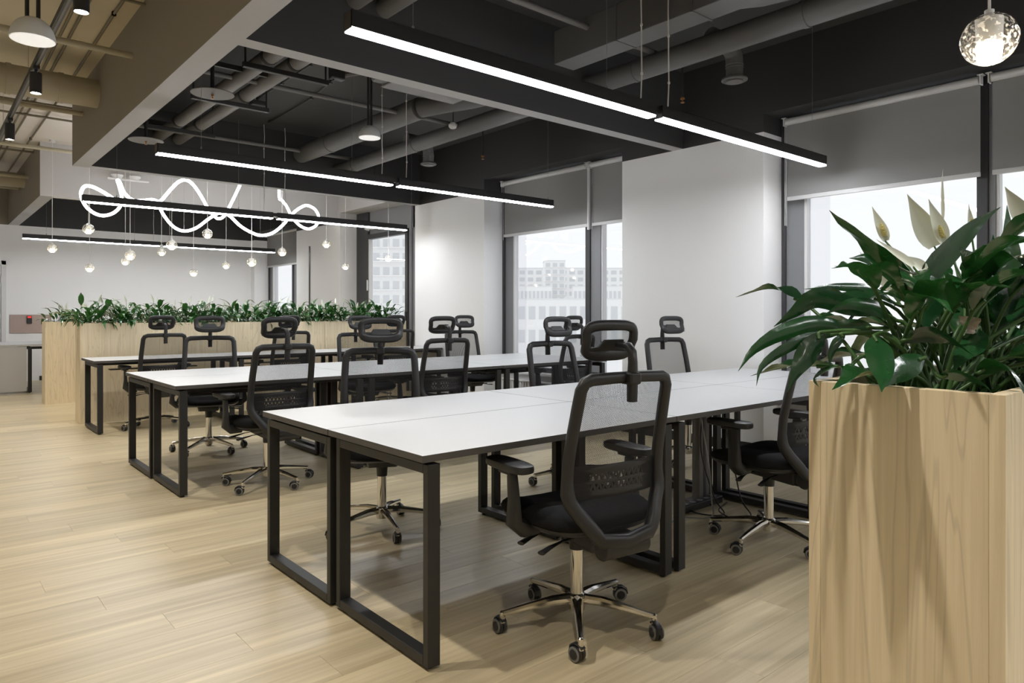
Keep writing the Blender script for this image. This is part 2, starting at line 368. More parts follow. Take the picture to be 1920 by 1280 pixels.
# --- window wall
wr = struct(empty('wall_right', (XW, 0, 0)), 'window wall with white pillars and dark painted top', 'wall')
WINS = [(.90, 3.20), (4.785, 7.09), (8.72, 11.08), (12.88, 15.05)]
PILL = [(YB, .90), (3.20, 4.785), (7.09, 8.72), (11.08, 12.88), (15.05, YF+.2)]
def wallbox(y0, y1, z0, z1, m, nm, x0=0.0, x1=.52): return MB().box((x0, y0, z0), (x1, y1, z1)).build(nm, m, wr, False)
for y0, y1 in PILL:
    wallbox(y0, y1, 0, ZP, 'white_wall', 'pillar'); wallbox(y0, y1, 0, .085, 'black_metal', 'skirting', -.014, .001)
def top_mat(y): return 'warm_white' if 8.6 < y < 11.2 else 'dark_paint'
cuts = sorted({YB, .90, 3.20, 4.785, 7.09, 8.66, 8.72, 11.08, 11.24, 12.88, 15.05, YF+.2})
for y0, y1 in zip(cuts, cuts[1:]):
    ym = (y0+y1)/2; win = any(a <= ym <= b for a, b in WINS)
    wallbox(y0, y1, ZH if win else ZP, ZC, top_mat(ym), 'lintel' if win else 'pillar_top')
for y0, y1 in WINS[:2] + WINS[3:]:
    wallbox(y0, y1, 0, .46, 'white_wall', 'spandrel', .26, .52)
    wallbox(y0, y1, .46, .485, 'white_plastic', 'sill', .20, .40)
# dark lining strip on the third pillar
MB().box((-.012, 12.27, 0), (0, 12.31, 2.45)).build('lining_strip', 'frame_dark', wr, False)

def window(n, y0, y1, mull, label, zb=.485):
    """frame members, panes; y runs along the wall, the first pane next to the far side has a narrow dark jamb"""
    wn = struct(empty('window_%d' % n, (XG, y0, zb)), label, 'window'); W = y1 - y0; H = ZH - zb
    def mem(a, b, z0, z1, m='frame_dark', x0=-.03, x1=.05, nm='frame_bar'): return MB().box((x0, a, z0), (x1, b, z1)).build(nm, m, wn, False, bevel=.003)
    mem(W-.20, W, 0, H, 'frame_grey', -.02, .05, 'jamb'); mem(W-.035, W, 0, H, 'frame_dark', -.05, -.02, 'jamb_edge')
    mem(W-.225, W-.20, 0, H, 'white_plastic', -.03, .04, 'sash_edge')
    mem(0, .06, 0, H); mem(.06, W-.225, 0, .06); mem(.06, W-.225, H-.07, H)
    lo = .06
    for a, b in mull:
        mem(b-.07, b, .06, H-.07, 'frame_dark', -.06, .05, 'mullion'); mem(a+.022, b-.07, .06, H-.07, 'frame_grey', -.04, .05, 'mullion_face'); mem(a, a+.022, .06, H-.07, 'white_plastic', -.03, .04, 'sash_edge')
        MB().box((.005, lo, .06), (.013, a, H-.07)).build('pane', 'window_glass', wn, False); lo = b
    MB().box((.005, lo, .06), (.013, W-.41, H-.07)).build('pane', 'window_glass', wn, False)
    MB().box((.005, W-.41, .06), (.013, W-.225, H-.07)).build('side_pane', 'sash_glass', wn, False)
    return wn
window(1, .90, 3.20, [(.655, .79)], 'large window behind the peace lily')
window(2, 4.785, 7.09, [(.56, .80)], 'window between the two white pillars')
window(4, 12.88, 15.05, [(.7, .9)], 'far window beside the end wall')
# balcony door in the third opening
dr = struct(empty('door_1', (XG, 8.72, 0)), 'dark framed glass balcony door beyond the planters', 'door')
def dmem(a, b, z0, z1, m='frame_dark', x0=-.04, x1=.05, nm='frame_bar'): return MB().box((x0, a, z0), (x1, b, z1)).build(nm, m, dr, False, bevel=.003)
dmem(1.96, 2.36, 0, 2.935, nm='jamb_panel'); dmem(1.93, 1.96, .1, 2.55, 'white_plastic', -.03, .04, 'sash_edge'); dmem(.70, .78, 0, 2.55, nm='door_stile'); dmem(.62, .69, 0, 2.935, 'frame_grey', -.02, .05, 'side_stile'); dmem(.42, .60, 0, 2.935, 'frame_grey', 0, .05, 'side_panel'); dmem(.0, .42, 0, 2.935, 'frame_dark', -.01, .05, 'side_panel')
dmem(.78, 1.93, 0, .12, nm='bottom_rail'); dmem(.0, 1.96, 2.55, 2.935, 'frame_grey', -.0, .05, 'top_panel'); dmem(.70, 1.96, 2.47, 2.55, nm='top_rail')
MB().box((.005, .78, .12), (.013, 1.93, 2.47)).build('pane', 'window_glass', dr, False)
h = MB(); h.box((-.055, .715, .98), (-.04, .765, 1.24)); h.tube([(-.05, .74, 1.15), (-.10, .74, 1.15), (-.105, .86, 1.15)], .011, 8); h.build('handle', 'black_metal', dr)
h = MB(); h.tube([(-.05, 1.90, 2.62), (-.12, 1.90, 2.64), (-.12, 1.60, 2.62)], .02, 8); h.build('door_closer', 'white_plastic', dr)
h = MB(); h.box((-.05, 1.955, 1.62), (-.035, 1.985, 1.76)); h.tube([(-.055, 1.95, 1.60), (-.055, 1.95, 1.78)], .012, 8); h.build('hinge', 'white_plastic', dr)

def blind(yl, yr, zb, label, chain=None, xb=5.79, gap_light=False):
    t = empty('roller_blind', (xb, yl, 2.878)); L = yr - yl
    MB().tube([(0, .02, 0), (0, L-.02, 0)], .030, 16).build('roller_tube', 'blind_white', t)
    MB().box((.022, .02, zb-2.878+.02), (.026, L-.02, .0)).build('blind_cloth', 'blind_grey', t, False)
    MB().box((.012, .02, zb-2.878), (.036, L-.02, zb-2.878+.034)).build('bottom_bar', 'blind_white', t, False, bevel=.004)
    for y in (.008, L-.008):
        b = MB(); b.box((-.028, y-.005, -.036), (.028, y+.005, .03)); b.box((-.03, y-.02, .03), (.03, y+.02, .036)); b.build('bracket', 'white_plastic', t, False, bevel=.002)
    if gap_light: MB().box((.0, -.016, chain_len), (.02, .004, .0)).build('gap_light_strip', 'white_plastic', t, False)  # white strip standing in for daylight through the gap between blinds
    if chain is not None:
        c = MB(); c.tube([(-.012, chain, 0), (-.012, chain, chain_len)], .0028, 6); c.tube([(.012, chain, 0), (.012, chain, chain_len)], .0028, 6); c.build('bead_chain', 'white_plastic', t)
    tag(t, label, 'roller blind'); return t
chain_len = -.9
blind(.93, 1.595, 2.195, 'half drawn grey roller blind at the right edge, right of the black mullion', None)
blind(1.63, 3.125, 2.195, 'wide half drawn grey roller blind above the peace lily', 1.48)
chain_len = -.72
blind(4.80, 5.44, 2.195, 'narrow half drawn grey roller blind touching the white pillar', .62)
blind(5.475, 6.985, 2.195, 'wide half drawn grey roller blind between the white pillars', 1.50, gap_light=True)
blind(12.95, 14.95, 2.19, 'half drawn dark grey roller blind at the far window', None)
def radiator(y0, y1, label):
    t = empty('radiator', (5.70, y0, .08)); L = y1-y0
    MB().box((.02, 0, .02), (.05, L, .30)).build('panel', 'white_plastic', t, False, bevel=.004)
    fin = MB().box((0, 0, .03), (.02, .02, .29)).mesh('fin', 'white_plastic', False)
    for i in range(int(L/.05)): put('fin', fin, t, (0, .015+i*.05, 0))
    MB().box((-.005, 0, .30), (.055, L, .312)).build('top_grille', 'white_plastic', t, False)
    b = MB()
    for y in (.1, L-.1): b.box((.02, y, -.08), (.04, y+.03, .03))
    b.build('feet', 'white_plastic', t, False); tag(t, label, 'radiator')
radiator(4.95, 6.95, 'low white radiator under the window between the pillars')
# far wall door and card-reader panel
d2 = struct(empty('door_2', (.30, YF, 0)), 'white door at the left edge of the end wall', 'door')
MB().box((0, -.035, 0), (.88, 0, 2.06)).build('door_leaf', 'white_wall', d2, False, bevel=.004)
f = MB(); f.box((.885, -.05, 0), (.96, 0, 2.14)); f.box((-.075, -.05, 0), (0, 0, 2.14)); f.box((-.075, -.05, 2.065), (.96, 0, 2.14)); f.build('door_frame', 'white_plastic', d2, False, bevel=.004)
h = MB()
for z in (.25, 1.75): h.tube([(.885, -.042, z), (.885, -.042, z+.11)], .01, 8)
h.build('hinge', 'white_plastic', d2)
rp = tag(empty('wall_panel', (1.31, YF-.001, .86)), 'dusty pink wall panel beside the white door', 'panel')
MB().box((0, -.018, 0), (.62, 0, .33)).build('board', 'reader_panel', rp, False, bevel=.002)
rd = tag(empty('card_reader', (1.56, YF-.019, 1.03)), 'small black card reader with a red light on the pink panel', 'card reader')
MB().box((0, -.03, 0), (.075, 0, .14)).build('case', 'black_plastic', rd, False, bevel=.006)
MB().box((.008, -.033, .10), (.067, -.029, .132)).build('indicator', 'red_light', rd, False)

# ================================================================== DESKS
def tabletop(L, D, z=.74, th=.025):
    mb = MB(); mb.box((0, 0, z-th), (L, D, z)); mb.m = [1, 0, 1, 1, 1, 1]; return mb
def loop_frame(D):
    """closed rectangular steel loop: 50 x 30 tube"""
    mb = MB(); a, b, zt = .012, D-.012, .703
    mb.box((0, a, .012), (.05, a+.032, zt)); mb.box((0, b-.032, .012), (.05, b, zt))
    mb.box((0, a+.032, zt-.034), (.05, b-.032, zt)); mb.box((0, a+.032, .012), (.05, b-.032, .046))
    for y in (a+.03, b-.03): mb.lathe([(.014, 0), (.014, .013)], (.025, y, 0), 8)
    return mb
def make_desk(L=1.395, D=.703):
    t = empty('desk')
    tabletop(L, D).build('tabletop', ['desk_white', 'desk_edge'], t, False, bevel=.0012)
    lf = loop_frame(D).mesh('leg_frame', 'black_metal', False)
    for x in (.030, L-.068):
        o = put('leg_frame', lf, t, (x, 0, 0)); b = o.modifiers.new('bevel', 'BEVEL'); b.width = .0025; b.segments = 2
        s = MB()
        for y in (.10, D-.10): s.box((x+.015, y-.02, .703), (x+.035, y+.02, .715))
        s.build('spacer', 'black_metal', t, False)
    for y in (.16, D-.20): MB().box((.082, y, .682), (L-.070, y+.04, .714)).build('cross_rail', 'black_metal', t, False, bevel=.002)
    MB().box((.25, D-.12, .60), (L-.25, D-.02, .612)).build('cable_tray', 'black_metal', t, False)
    return t
PROTO = make_desk(); first = [True]
def desk(x, y, label, group, flip=False):
    t = PROTO if first[0] else copy_tree(PROTO); first[0] = False
    if flip: t.location = (x+1.395, y+.703, 0); t.rotation_euler = (0, 0, pi)
    else: t.location = (x, y, 0)
    return tag(t, label, 'desk', group)
R1Y, R2Y, R3Y, RX = 1.982, 4.925, 8.005, 1.298
ORD = ['end nearest the aisle', 'middle', 'end by the window wall']
for i in range(3):
    desk(RX+i*1.4, R1Y, 'white desk in the nearest row, near side, %s' % ORD[i], 'desks of the nearest double row')
    desk(RX+i*1.4, R1Y+.708, 'white desk in the nearest row, far side, %s' % ORD[i], 'desks of the nearest double row', True)
    desk(RX+i*1.4+.01, R2Y, 'white desk in the second row, near side, %s' % ORD[i], 'desks of the second double row')
    desk(RX+i*1.4+.01, R2Y+.708, 'white desk in the second row, far side, %s' % ORD[i], 'desks of the second double row', True)
    desk(1.375+i*1.4, R3Y, 'white desk in the third row against the wooden planters, %s' % ORD[i], 'desks along the planters')
# far left desk with white front panel
t = empty('panel_desk', (-.45, 12.92, 0))
mb = MB(); mb.box((0, 0, .715), (2.6, 1.4, .74)); mb.m = [1, 0, 1, 1, 1, 1]; mb.build('tabletop', ['desk_white', 'desk_white'], t, False, bevel=.0012)
MB().box((.0, .012, .03), (1.775, .030, .712)).build('front_panel', 'desk_white', t, False, bevel=.001)
for x in (.04, 1.79, 2.5):
    o = loop_frame(1.4).build('leg_frame', 'black_metal', t, False, bevel=.0025, loc=(x, 0, 0))
MB().box((.09, .2, .660), (2.5, .24, .700)).build('cross_rail', 'black_metal', t, False)
tag(t, 'white desk with a solid white front panel at the far left', 'desk')

# ================================================================== CHAIRS (facing +Y, origin on the floor under the lift)
def ring_solid(outline, levels):
    """stack of outlines (scale, z) -> closed cushion"""
    mb = MB(); n = len(outline); base = 0
    for sc, z in levels:
        for x, y in outline: mb.v.append((x*sc[0], y*sc[1]+sc[2] if len(sc) > 2 else y*sc[1], z(x, y) if callable(z) else z))
    for k in range(len(levels)-1):
        for j in range(n): mb.face(k*n+j, k*n+(j+1) % n, (k+1)*n+(j+1) % n, (k+1)*n+j)
    mb.face(*range(n-1, -1, -1)); mb.face(*range((len(levels)-1)*n, len(levels)*n)); return mb
def superell(a, b, p, n=40):
    return [(a*math.copysign(abs(cos(2*pi*k/n))**p, cos(2*pi*k/n)), b*math.copysign(abs(sin(2*pi*k/n))**p, sin(2*pi*k/n))) for k in range(n)]
def back_y(z):                                        # profile of the backrest: lumbar forward, shoulders back
    pts = [(.40, -.285), (.46, -.270), (.53, -.232), (.60, -.215), (.70, -.222), (.82, -.246), (.93, -.272), (1.02, -.292)]
    for (z0, y0), (z1, y1) in zip(pts, pts[1:]):
        if z <= z1: k = max(0, (z-z0)/(z1-z0)); return y0 + (y1-y0)*k
    return pts[-1][1]
def make_chair():
    t = empty('office_chair')
    # star base
    hub = MB().lathe([(.0, .062), (.030, .062), (.033, .07), (.036, .10), (.036, .122), (.028, .13), (.026, .13)], n=20); hub.build('base_hub', 'chrome', t)
    arm = MB(); arm.tube([(.02, 0, .108), (.10, 0, .107), (.20, 0, .094), (.300, 0, .078)], [.021, .0195, .015, .012], 10, flat=1.0)
    arm.lathe([(.0, .045), (.0105, .045), (.0105, .085), (.006, .089), (0, .089)], (.300, 0, 0), 10)
    arm_me = arm.mesh('base_arm', 'chrome')
    cst = MB(); rx = Matrix.Rotation(R(90), 3, 'Y')
    for sx in (-1, 1):
        cst.mi = 0; cst.lathe([(.0, .002*sx), (.028, .002*sx), (.0285, .010*sx), (.026, .0165*sx)], (0, .018, .0285), 18, rx)
        cst.mi = 1; cst.lathe([(.026, .0165*sx), (.026, .019*sx), (.018, .0195*sx)], (0, .018, .0285), 18, rx)
        cst.mi = 0; cst.lathe([(.018, .0192*sx), (.017, .0215*sx), (0.001, .0215*sx)], (0, .018, .0285), 18, rx)
    cst.mi = 0; cst.tube([(0, .048, .030), (0, .044, .048), (0, .026, .060), (0, .0, .062), (0, -.012, .052)], .0125, 8, flat=.45, up=(0, 0, 1))
    cst.tube([(0, .0, .04), (0, .0, .066)], .010, 8)
    cst_me = cst.mesh('caster', ['black_plastic', 'grey_rubber'])
    rnd = random.Random(3)
    for k in range(5):
        a = put('base_arm', arm_me, t, (0, 0, 0), (0, 0, R(90+72*k)))
        put('caster', cst_me, a, (.300, 0, 0), (0, 0, rnd.uniform(0, 6.28)))
    MB().lathe([(.0, .12), (.0255, .12), (.0255, .32), (.0, .32)], n=20).build('gas_lift', 'chrome', t)
    MB().lathe([(.0, .30), (.029, .30), (.031, .335), (.034, .37), (.0, .37)], n=18).build('lift_collar', 'black_plastic', t)
    # tilt mechanism and back bracket
    m = MB(); m.prism([(-.085, -.20, .345), (-.085, .09, .365), (-.085, .13, .40), (-.085, .13, .425), (-.085, -.20, .425)], (.17, 0, 0))
    m.build('tilt_mechanism', 'black_plastic', t, bevel=.012)
    m = MB(); m.tube([(-.105, -.262, .385), (.105, -.262, .385)], .040, 18); m.box((-.08, -.262, .348), (.08, -.18, .415)); m.build('back_bracket', 'black_plastic', t, bevel=.006)
    for s, y in ((-1, .03), (-1, -.10)):
        l = MB(); l.tube([(s*.07, y, .385), (s*.15, y, .380), (s*.21, y-.01, .372), (s*.265, y-.03, .366)], [.006, .006, .012, .016], 8, flat=.45); l.build('lever', 'black_plastic', t)
    # seat
    out = superell(.250, .250, .55)
    def zt(x, y, dz=0): return .478 + dz - .030*max(0, (y/.25))**3*max(0, y/.25) + .010*(abs(x)/.25)**2
    sh = ring_solid(out, [((.62, .62, .01), .415), ((.90, .90, .01), .420), ((.975, .975, .01), .433), ((.985, .985, .01), .444)]); sh.build('seat_shell', 'black_plastic', t)
    cu = ring_solid(out, [((.97, .97, .01), .443), ((1.0, 1.0, .01), .450), ((1.01, 1.01, .01), lambda x, y: zt(x, y, -.014)), ((.985, .985, .01), lambda x, y: zt(x, y, 0)), ((.93, .93, .01), lambda x, y: zt(x, y, .012)), ((.75, .75, .01), lambda x, y: zt(x, y, .017)), ((.4, .4, .01), lambda x, y: zt(x*.8, y, .014)), ((.1, .1, .01), lambda x, y: .489)])
    cu.build('seat_cushion', 'black_fabric', t, angle=60)
    # back frame: two posts, top rail and a narrower bottom bar, one moulded ring
    side = [(.190, .978), (.203, .952), (.207, .88), (.211, .80), (.214, .70), (.216, .63), (.216, .585), (.210, .556), (.186, .518), (.150, .466), (.130, .440), (.112, .420)]
    Rt = [(x, back_y(z), z) for x, z in side[::-1]]
    top = [(.165, back_y(.985)-.004, .988), (.06, back_y(.988)-.010, .991), (-.06, back_y(.988)-.010, .991), (-.165, back_y(.985)-.004, .988)]
    Lf = [(-x, back_y(z), z) for x, z in side]
    path = [(0, back_y(.405)-.004, .406)] + Rt + top + Lf
    fr = MB(); rr = []
    for x, y, z in path:
        rr.append(.0205 if z > .99 else (.0215 if z > .60 else .026))
    fr.tube(path, rr, 12, closed=True, up=(0, 1, 0), flat=.85, sq=.75); fr.build('back_frame', 'black_plastic', t, angle=50)
    # net between the posts
    rows = []
    for i in range(17):
        z = .425 + (.980-.425)*i/16
        hw = .112 if z <= .420 else next((side[k][0] + (side[k-1][0]-side[k][0])*(z-side[k][1])/(side[k-1][1]-side[k][1]) for k in range(len(side)-1, 0, -1) if side[k][1] <= z <= side[k-1][1]), .2)
        rows.append([(hw*s, back_y(z) - .022*(1-s*s)*min(1, (z-.41)/.15)*min(1, (.99-z)/.12+.2), z) for s in [-1+2*j/10 for j in range(11)]])
    MB().grid(rows).build('back_net', 'mesh_net', t)
    # lumbar panel: bars and slanted ribs leave rows of triangular holes
    lu = MB(); ylu = lambda x: back_y(.62) - .030*(1-(x/.2)**2) + .004
    def bar(x0, z0, x1, z1, wd): lu.tube([(x0 + (x1-x0)*k/3, ylu(x0 + (x1-x0)*k/3), z0 + (z1-z0)*k/3) for k in range(4)], wd, 4, up=(0, 1, 0), flat=.35)
    xs = [-.195+.39*k/10 for k in range(11)]
    for zz, wd in ((.575, .016), (.618, .007), (.662, .016)): lu.tube([(x, ylu(x), zz) for x in xs], wd, 4, up=(0, 1, 0), flat=.3)
    for x0, x1 in ((-.195, -.125), (.125, .195)):
        lu.grid([[(x0 + (x1-x0)*k/4, ylu(x0 + (x1-x0)*k/4), z) for k in range(5)] for z in (.572, .66)])
    for zz in (.582, .624):
        for k in range(10):
            xa = -.125 + .25*k/10; bar(xa, zz, xa+.0125, zz+.034, .0055); bar(xa+.0125, zz+.034, xa+.025, zz, .0055)
    lu.build('lumbar_panel', 'black_plastic', t)
    # armrests
    for s in (-1, 1):
        a = MB(); a.tube([(s*.19, .0, .420), (s*.255, .0, .424), (s*.284, .0, .450), (s*.293, .004, .53), (s*.295, .012, .61), (s*.295, .014, .640)], [.030, .036, .038, .034, .030, .024], 10, up=(0, 1, 0), flat=1.0, sq=.7)
        for i in range(len(a.v)):                      # flatten the post to a blade
            x, y, z = a.v[i]
            if z > .45: a.v[i] = (s*.292 + (x - s*.292)*.42, y, z)
        ao = a.build('arm_post', 'black_plastic', t, angle=50)
        pad = ring_solid(superell(.046, .130, .6, 28), [((.80, .9, .03), .640), ((.98, .98, .03), .645), ((1, 1, .03), .656), ((.97, .98, .03), .668), ((.80, .9, .03), .673)])
        p = pad.build('arm_pad', 'black_plastic', ao); p.location = (s*.296, 0, 0)
        c = MB().box((s*.296-.028, -.02, .625), (s*.296+.028, .065, .642)); c.build('arm_slider', 'black_plastic', ao, bevel=.006)
    # headrest on a bent stem
    yb = back_y(.99)
    st = MB(); st.tube([(0, yb-.026, .905), (0, yb-.028, .98), (0, yb-.030, 1.045), (0, yb-.026, 1.080), (0, yb-.008, 1.100), (0, yb+.050, 1.104)], [.017, .0175, .015, .015, .015, .013], 10, up=(1, 0, 0), flat=1.05, sq=.7)
    st.build('headrest_stem', 'black_plastic', t, angle=50)
    MB().box((-.026, yb-.05, .966), (.026, yb+.012, 1.010)).build('stem_clamp', 'black_plastic', t, bevel=.008)
    hy = yb + .075; hz = 1.120
    def hp(x, z): return (x, hy + .95*x*x + .25*abs(z) - .02*(z/.07), hz + z)
    out = []
    for k in range(36):
        th = 2*pi*k/36; c, s = cos(th), sin(th); x = .112*math.copysign(abs(c)**.5, c); z = .054*math.copysign(abs(s)**.5, s)
        out.append(hp(x*(1+.05*(z/.054)), z))
    hf = MB(); hf.tube(out, [.0205 if p[2] > hz-.03 else .025 for p in out], 10, closed=True, up=(0, 1, 0), flat=.6); hf.build('headrest_frame', 'black_plastic', t, angle=60)
    hn = MB().grid([[hp(.118*a, .06*b) for a in [-1+2*j/8 for j in range(9)]] for b in [-1+2*i/6 for i in range(7)]]); hn.build('headrest_net', 'mesh_net', t)
    hb = MB(); hb.prism([hp(x, z) for x, z in ((-.104, -.052), (.104, -.052), (.098, -.030), (.062, -.024), (.044, .002), (-.044, .002), (-.062, -.024), (-.098, -.030))], (0, -.014, 0)); hb.build('headrest_plate', 'black_plastic', t, bevel=.003)
    return t
CH = make_chair(); cfirst = [True]
def chair(x, y, rz, label, group, turn=0):
    t = CH if cfirst[0] else copy_tree(CH); cfirst[0] = False
    t.location = (x, y, 0); t.rotation_euler = (0, 0, R(rz))
    for c in t.children:                               # the star base stands turned on its own
        if c.name.startswith('base_arm'): c.rotation_euler[2] += R(turn)
    return tag(t, 'black mesh office chair, ' + label, 'office chair', group)
G1, G2, G3 = 'chairs at the nearest desk row', 'chairs at the second desk row', 'chairs at the desk row along the planters'
chair(1.975, 1.925, -7, 'largest, back to the viewer', G1, 0)
chair(3.47, 1.96, -4, 'beside the big planter in front', G1, 25)
chair(2.02, 3.50, 152, 'far side of the nearest row, aisle end, facing the viewer', G1, 14)
chair(3.60, 3.52, 176, 'far side of the nearest row, at its middle desk', G1, 30)
chair(4.86, 3.46, 169, 'far side of the nearest row, in front of the white pillar', G1, 10)
chair(1.92, 4.93, 3, 'near side of the second row, at the aisle end desk', G2, 52)
chair(3.42, 5.10, -3, 'near side of the second row, at its middle desk', G2, 20)
chair(4.98, 5.10, 2, 'near side of the second row, before the window', G2, 8)
chair(1.99, 6.45, 161, 'far side of the second row, at the aisle end desk', G2, 40)
chair(3.61, 6.55, 175, 'far side of the second row, at its middle desk', G2, 15)
chair(5.02, 6.60, 172, 'far side of the second row, beside the far white pillar', G2, 33)
chair(1.97, 8.14, 3, 'third row by the planters, at the aisle end desk', G3, 22)
chair(3.38, 8.20, 0, 'third row by the planters, at the middle desk', G3, 44)
chair(4.78, 8.10, -3, 'third row by the planters, at the window end desk', G3, 5)
chair(1.92, 12.85, 185, 'far behind, half hidden by the rear planter', 'chairs in the back office', 12)

# ================================================================== PLANTERS
def planter(x, y, L, D, H, label, group=None):
    t = empty('planter', (x, y, 0)); th = .021
    for nm, a, b in (('front_panel', (0, 0, 0), (L, th, H)), ('rear_panel', (0, D-th, 0), (L, D, H)), ('side_panel', (0, th, 0), (th, D-th, H)), ('side_panel', (L-th, th, 0), (L, D-th, H))):
        MB().box(a, b).build(nm, 'planter_oak', t, False, bevel=.0012)
    rows = [[(th + (L-2*th)*i/12, th + (D-2*th)*j/4, H-.06 + .012*sin(i*2.1+j*1.7)) for j in range(5)] for i in range(13)]
    MB().grid([r[::-1] for r in rows]).build('soil', 'soil', t)
    tag(t, label, 'planter', group); return t
PX, PY0, PY1 = 1.196, .308, .600
planter(PX, PY0, 1.75, PY1-PY0, 1.10, 'tall oak planter box standing in the right foreground')
FY = 8.93
for i, (a, b) in enumerate(((1.398, 2.848), (2.852, 4.268), (4.272, 5.56))):
    planter(a, FY, b-a, .30, 1.105, 'oak planter box behind the third desk row, %s' % ['at the aisle end', 'middle of three', 'window end'][i], 'planters in front of the lounge')
for i, (a, b) in enumerate(((1.345, 2.765), (2.769, 4.18), (4.184, 5.55))):
    planter(a, 11.16, b-a, .30, 1.10, 'oak planter box in the rear row, %s' % ['its end showing left of the front row', 'hidden behind the front row but for its plants', 'at the window end behind the front row'][i], 'planters behind the lounge')

# ================================================================== PEACE LILIES
def leaf_mesh(path, wid, rng, seg=12, petiole=None, fold=.35, wave=.1, side=None, wpos=.38, tipsharp=1.0, mb=None, across=4):
    """blade along a centre line (list of points), half width `wid`, lanceolate; petiole leads into it"""
    mb = mb or MB(); pts = spline(path, max(2, seg // (len(path)-1))); n = len(pts)-1
    rows = []; prev = None; ph = rng.uniform(0, 6)
    for i, p in enumerate(pts):
        tg = (pts[min(i+1, n)] - pts[max(i-1, 0)]).normalized(); k = i / n
        if side is not None: s = Vector(side) - tg*Vector(side).dot(tg)
        elif prev is None: s = tg.cross(Vector((0, 0, 1)))
        else: s = prev - tg*prev.dot(tg)
        if s.length < .05: s = Vector((1, 0, 0)) - tg*tg.x
        s.normalize(); prev = s if side is None else None; up = s.cross(tg)
        wv = wid * (max(0, sin(pi * k**.66))**1.15 if k < 1 else 0); wv = max(wv, wid*.02)
        row = []
        for j in range(across+1):
            a = -1 + 2*j/across
            row.append(p + s*(a*wv) + up*(abs(a)*wv*fold + wave*wv*sin(k*13+ph+(2 if a > 0 else 0))*abs(a)**1.5))
        rows.append(row)
    mb.grid(rows)
    return mb
def petiole(mb, path, r0, r1, n=6):
    pts = spline(path, 5); k = len(pts); mb.tube(pts, [r0 + (r1-r0)*i/(k-1) for i in range(k)], n)
def spathe_mesh(mb, base, tip, wid, facing, bend=.1):
    base, tip = Vector(base), Vector(tip); ax = tip - base; L = ax.length; ax.normalize()
    fc = Vector(facing) - ax*Vector(facing).dot(ax); fc.normalize(); sd = ax.cross(fc)
    rows = []
    for i in range(11):
        k = i/10; wv = wid * (sin(pi * min(1, k*.93+.07)**.62))**1.1 if k < 1 else 0; wv = max(wv, wid*.02)
        c = base + ax*(L*k) - fc*(bend*L*(k-k*k)) 
        rows.append([c + sd*(a*wv) + fc*(wv*.55*a*a) for a in (-1, -.5, 0, .5, 1)])
    mb.grid(rows)

# --- the big plants in the foreground: every leaf its own part
def soil_pt(x, rng): return Vector((x, (PY0+PY1)/2 + rng.uniform(-.05, .05), 1.05))
lilies = []
LX = [1.30, 1.50, 1.75, 2.05, 2.4]
LN = ['at the left front corner of the big foreground planter', 'second from the left end of the big foreground planter', 'in the middle of the big foreground planter', 'towards the window in the big foreground planter', 'at the far end of the big foreground planter']
rng = random.Random(11)
for x, nm in zip(LX, LN):
    lilies.append(tag(empty('peace_lily', (x, .454, 1.05)), 'glossy green peace lily ' + nm, 'plant', 'peace lilies in the foreground planter'))
def add_leaf(k, blade, wid, pet=None, side=None, fold=.42, wave=.22, m='leaf_green', nm='leaf'):
    t = lilies[k]; o0 = Vector(t.location); mb = MB(); mb.mi = 0
    leaf_mesh([p - o0 for p in blade], wid, rng, 14, side=side, fold=fold, wave=wave, mb=mb)
    if pet: mb.mi = 1; petiole(mb, [p - o0 for p in pet], .0042, .0026)
    return mb.build(nm, [m, 'stem_green'], t, angle=70)
def hero(k, px, d0, d1, wpx, side=None, fold=.3, wave=.12, sx=None):
    """leaf read off the photograph: pixel polyline, distance at base and tip"""
    n = len(px); B = [at(u, v, d0 + (d1-d0)*i/(n-1)) for i, (u, v) in enumerate(px)]
    wid = wpx/2 * (d0+d1)/2 / FPX * .84; s = soil_pt(sx or LX[k], rng); mid = s.lerp(B[0], .55) + Vector((0, 0, .05))
    return add_leaf(k, B, wid, [s, mid, B[0], B[0].lerp(B[1], .4)], side, fold, wave)
VIEW = lambda u: RT + Vector((0, 0, 0))
hero(1, [(1736, 610), (1690, 540), (1640, 470), (1590, 430), (1555, 394)], 1.50, 1.42, 72, fold=.15, wave=.25)
hero(2, [(1722, 590), (1745, 510), (1785, 465), (1830, 420), (1876, 388)], 1.42, 1.45, 58, side=(.5, -.3, -.8), fold=.2)
hero(0, [(1648, 590), (1590, 570), (1530, 558), (1490, 585), (1451, 612)], 1.25, 1.25, 50, side=(.2, -.4, -.9), fold=.25)
hero(0, [(1610, 625), (1540, 605), (1470, 622), (1415, 655), (1384, 696)], 1.22, 1.15, 40, side=(.3, -.35, -.85), fold=.25)
hero(0, [(1580, 625), (1520, 632), (1465, 658), (1428, 688), (1418, 724)], 1.18, 1.12, 26, side=(.5, -.4, -.7), fold=.25)
hero(0, [(1545, 622), (1520, 655), (1497, 690), (1476, 735)], 1.16, 1.12, 50, side=(.75, -.6, -.2), fold=.2)
hero(0, [(1585, 625), (1570, 640), (1558, 665), (1556, 690)], 1.14, 1.12, 20, side=(.75, -.6, .2))
hero(0, [(1640, 628), (1650, 660), (1655, 700), (1653, 735)], 1.12, 1.02, 66, side=(.76, -.65, 0), fold=.18)
hero(0, [(1735, 668), (1705, 685), (1672, 705), (1652, 730)], 1.12, 1.05, 56, side=(.5, -.5, -.7), fold=.2)
hero(1, [(1745, 535), (1740, 560), (1737, 590), (1736, 622)], 1.25, 1.16, 70, side=(.76, -.65, 0), fold=.2)
hero(1, [(1832, 615), (1822, 640), (1805, 668), (1788, 694)], 1.16, 1.08, 62, side=(.7, -.6, .35), fold=.15)
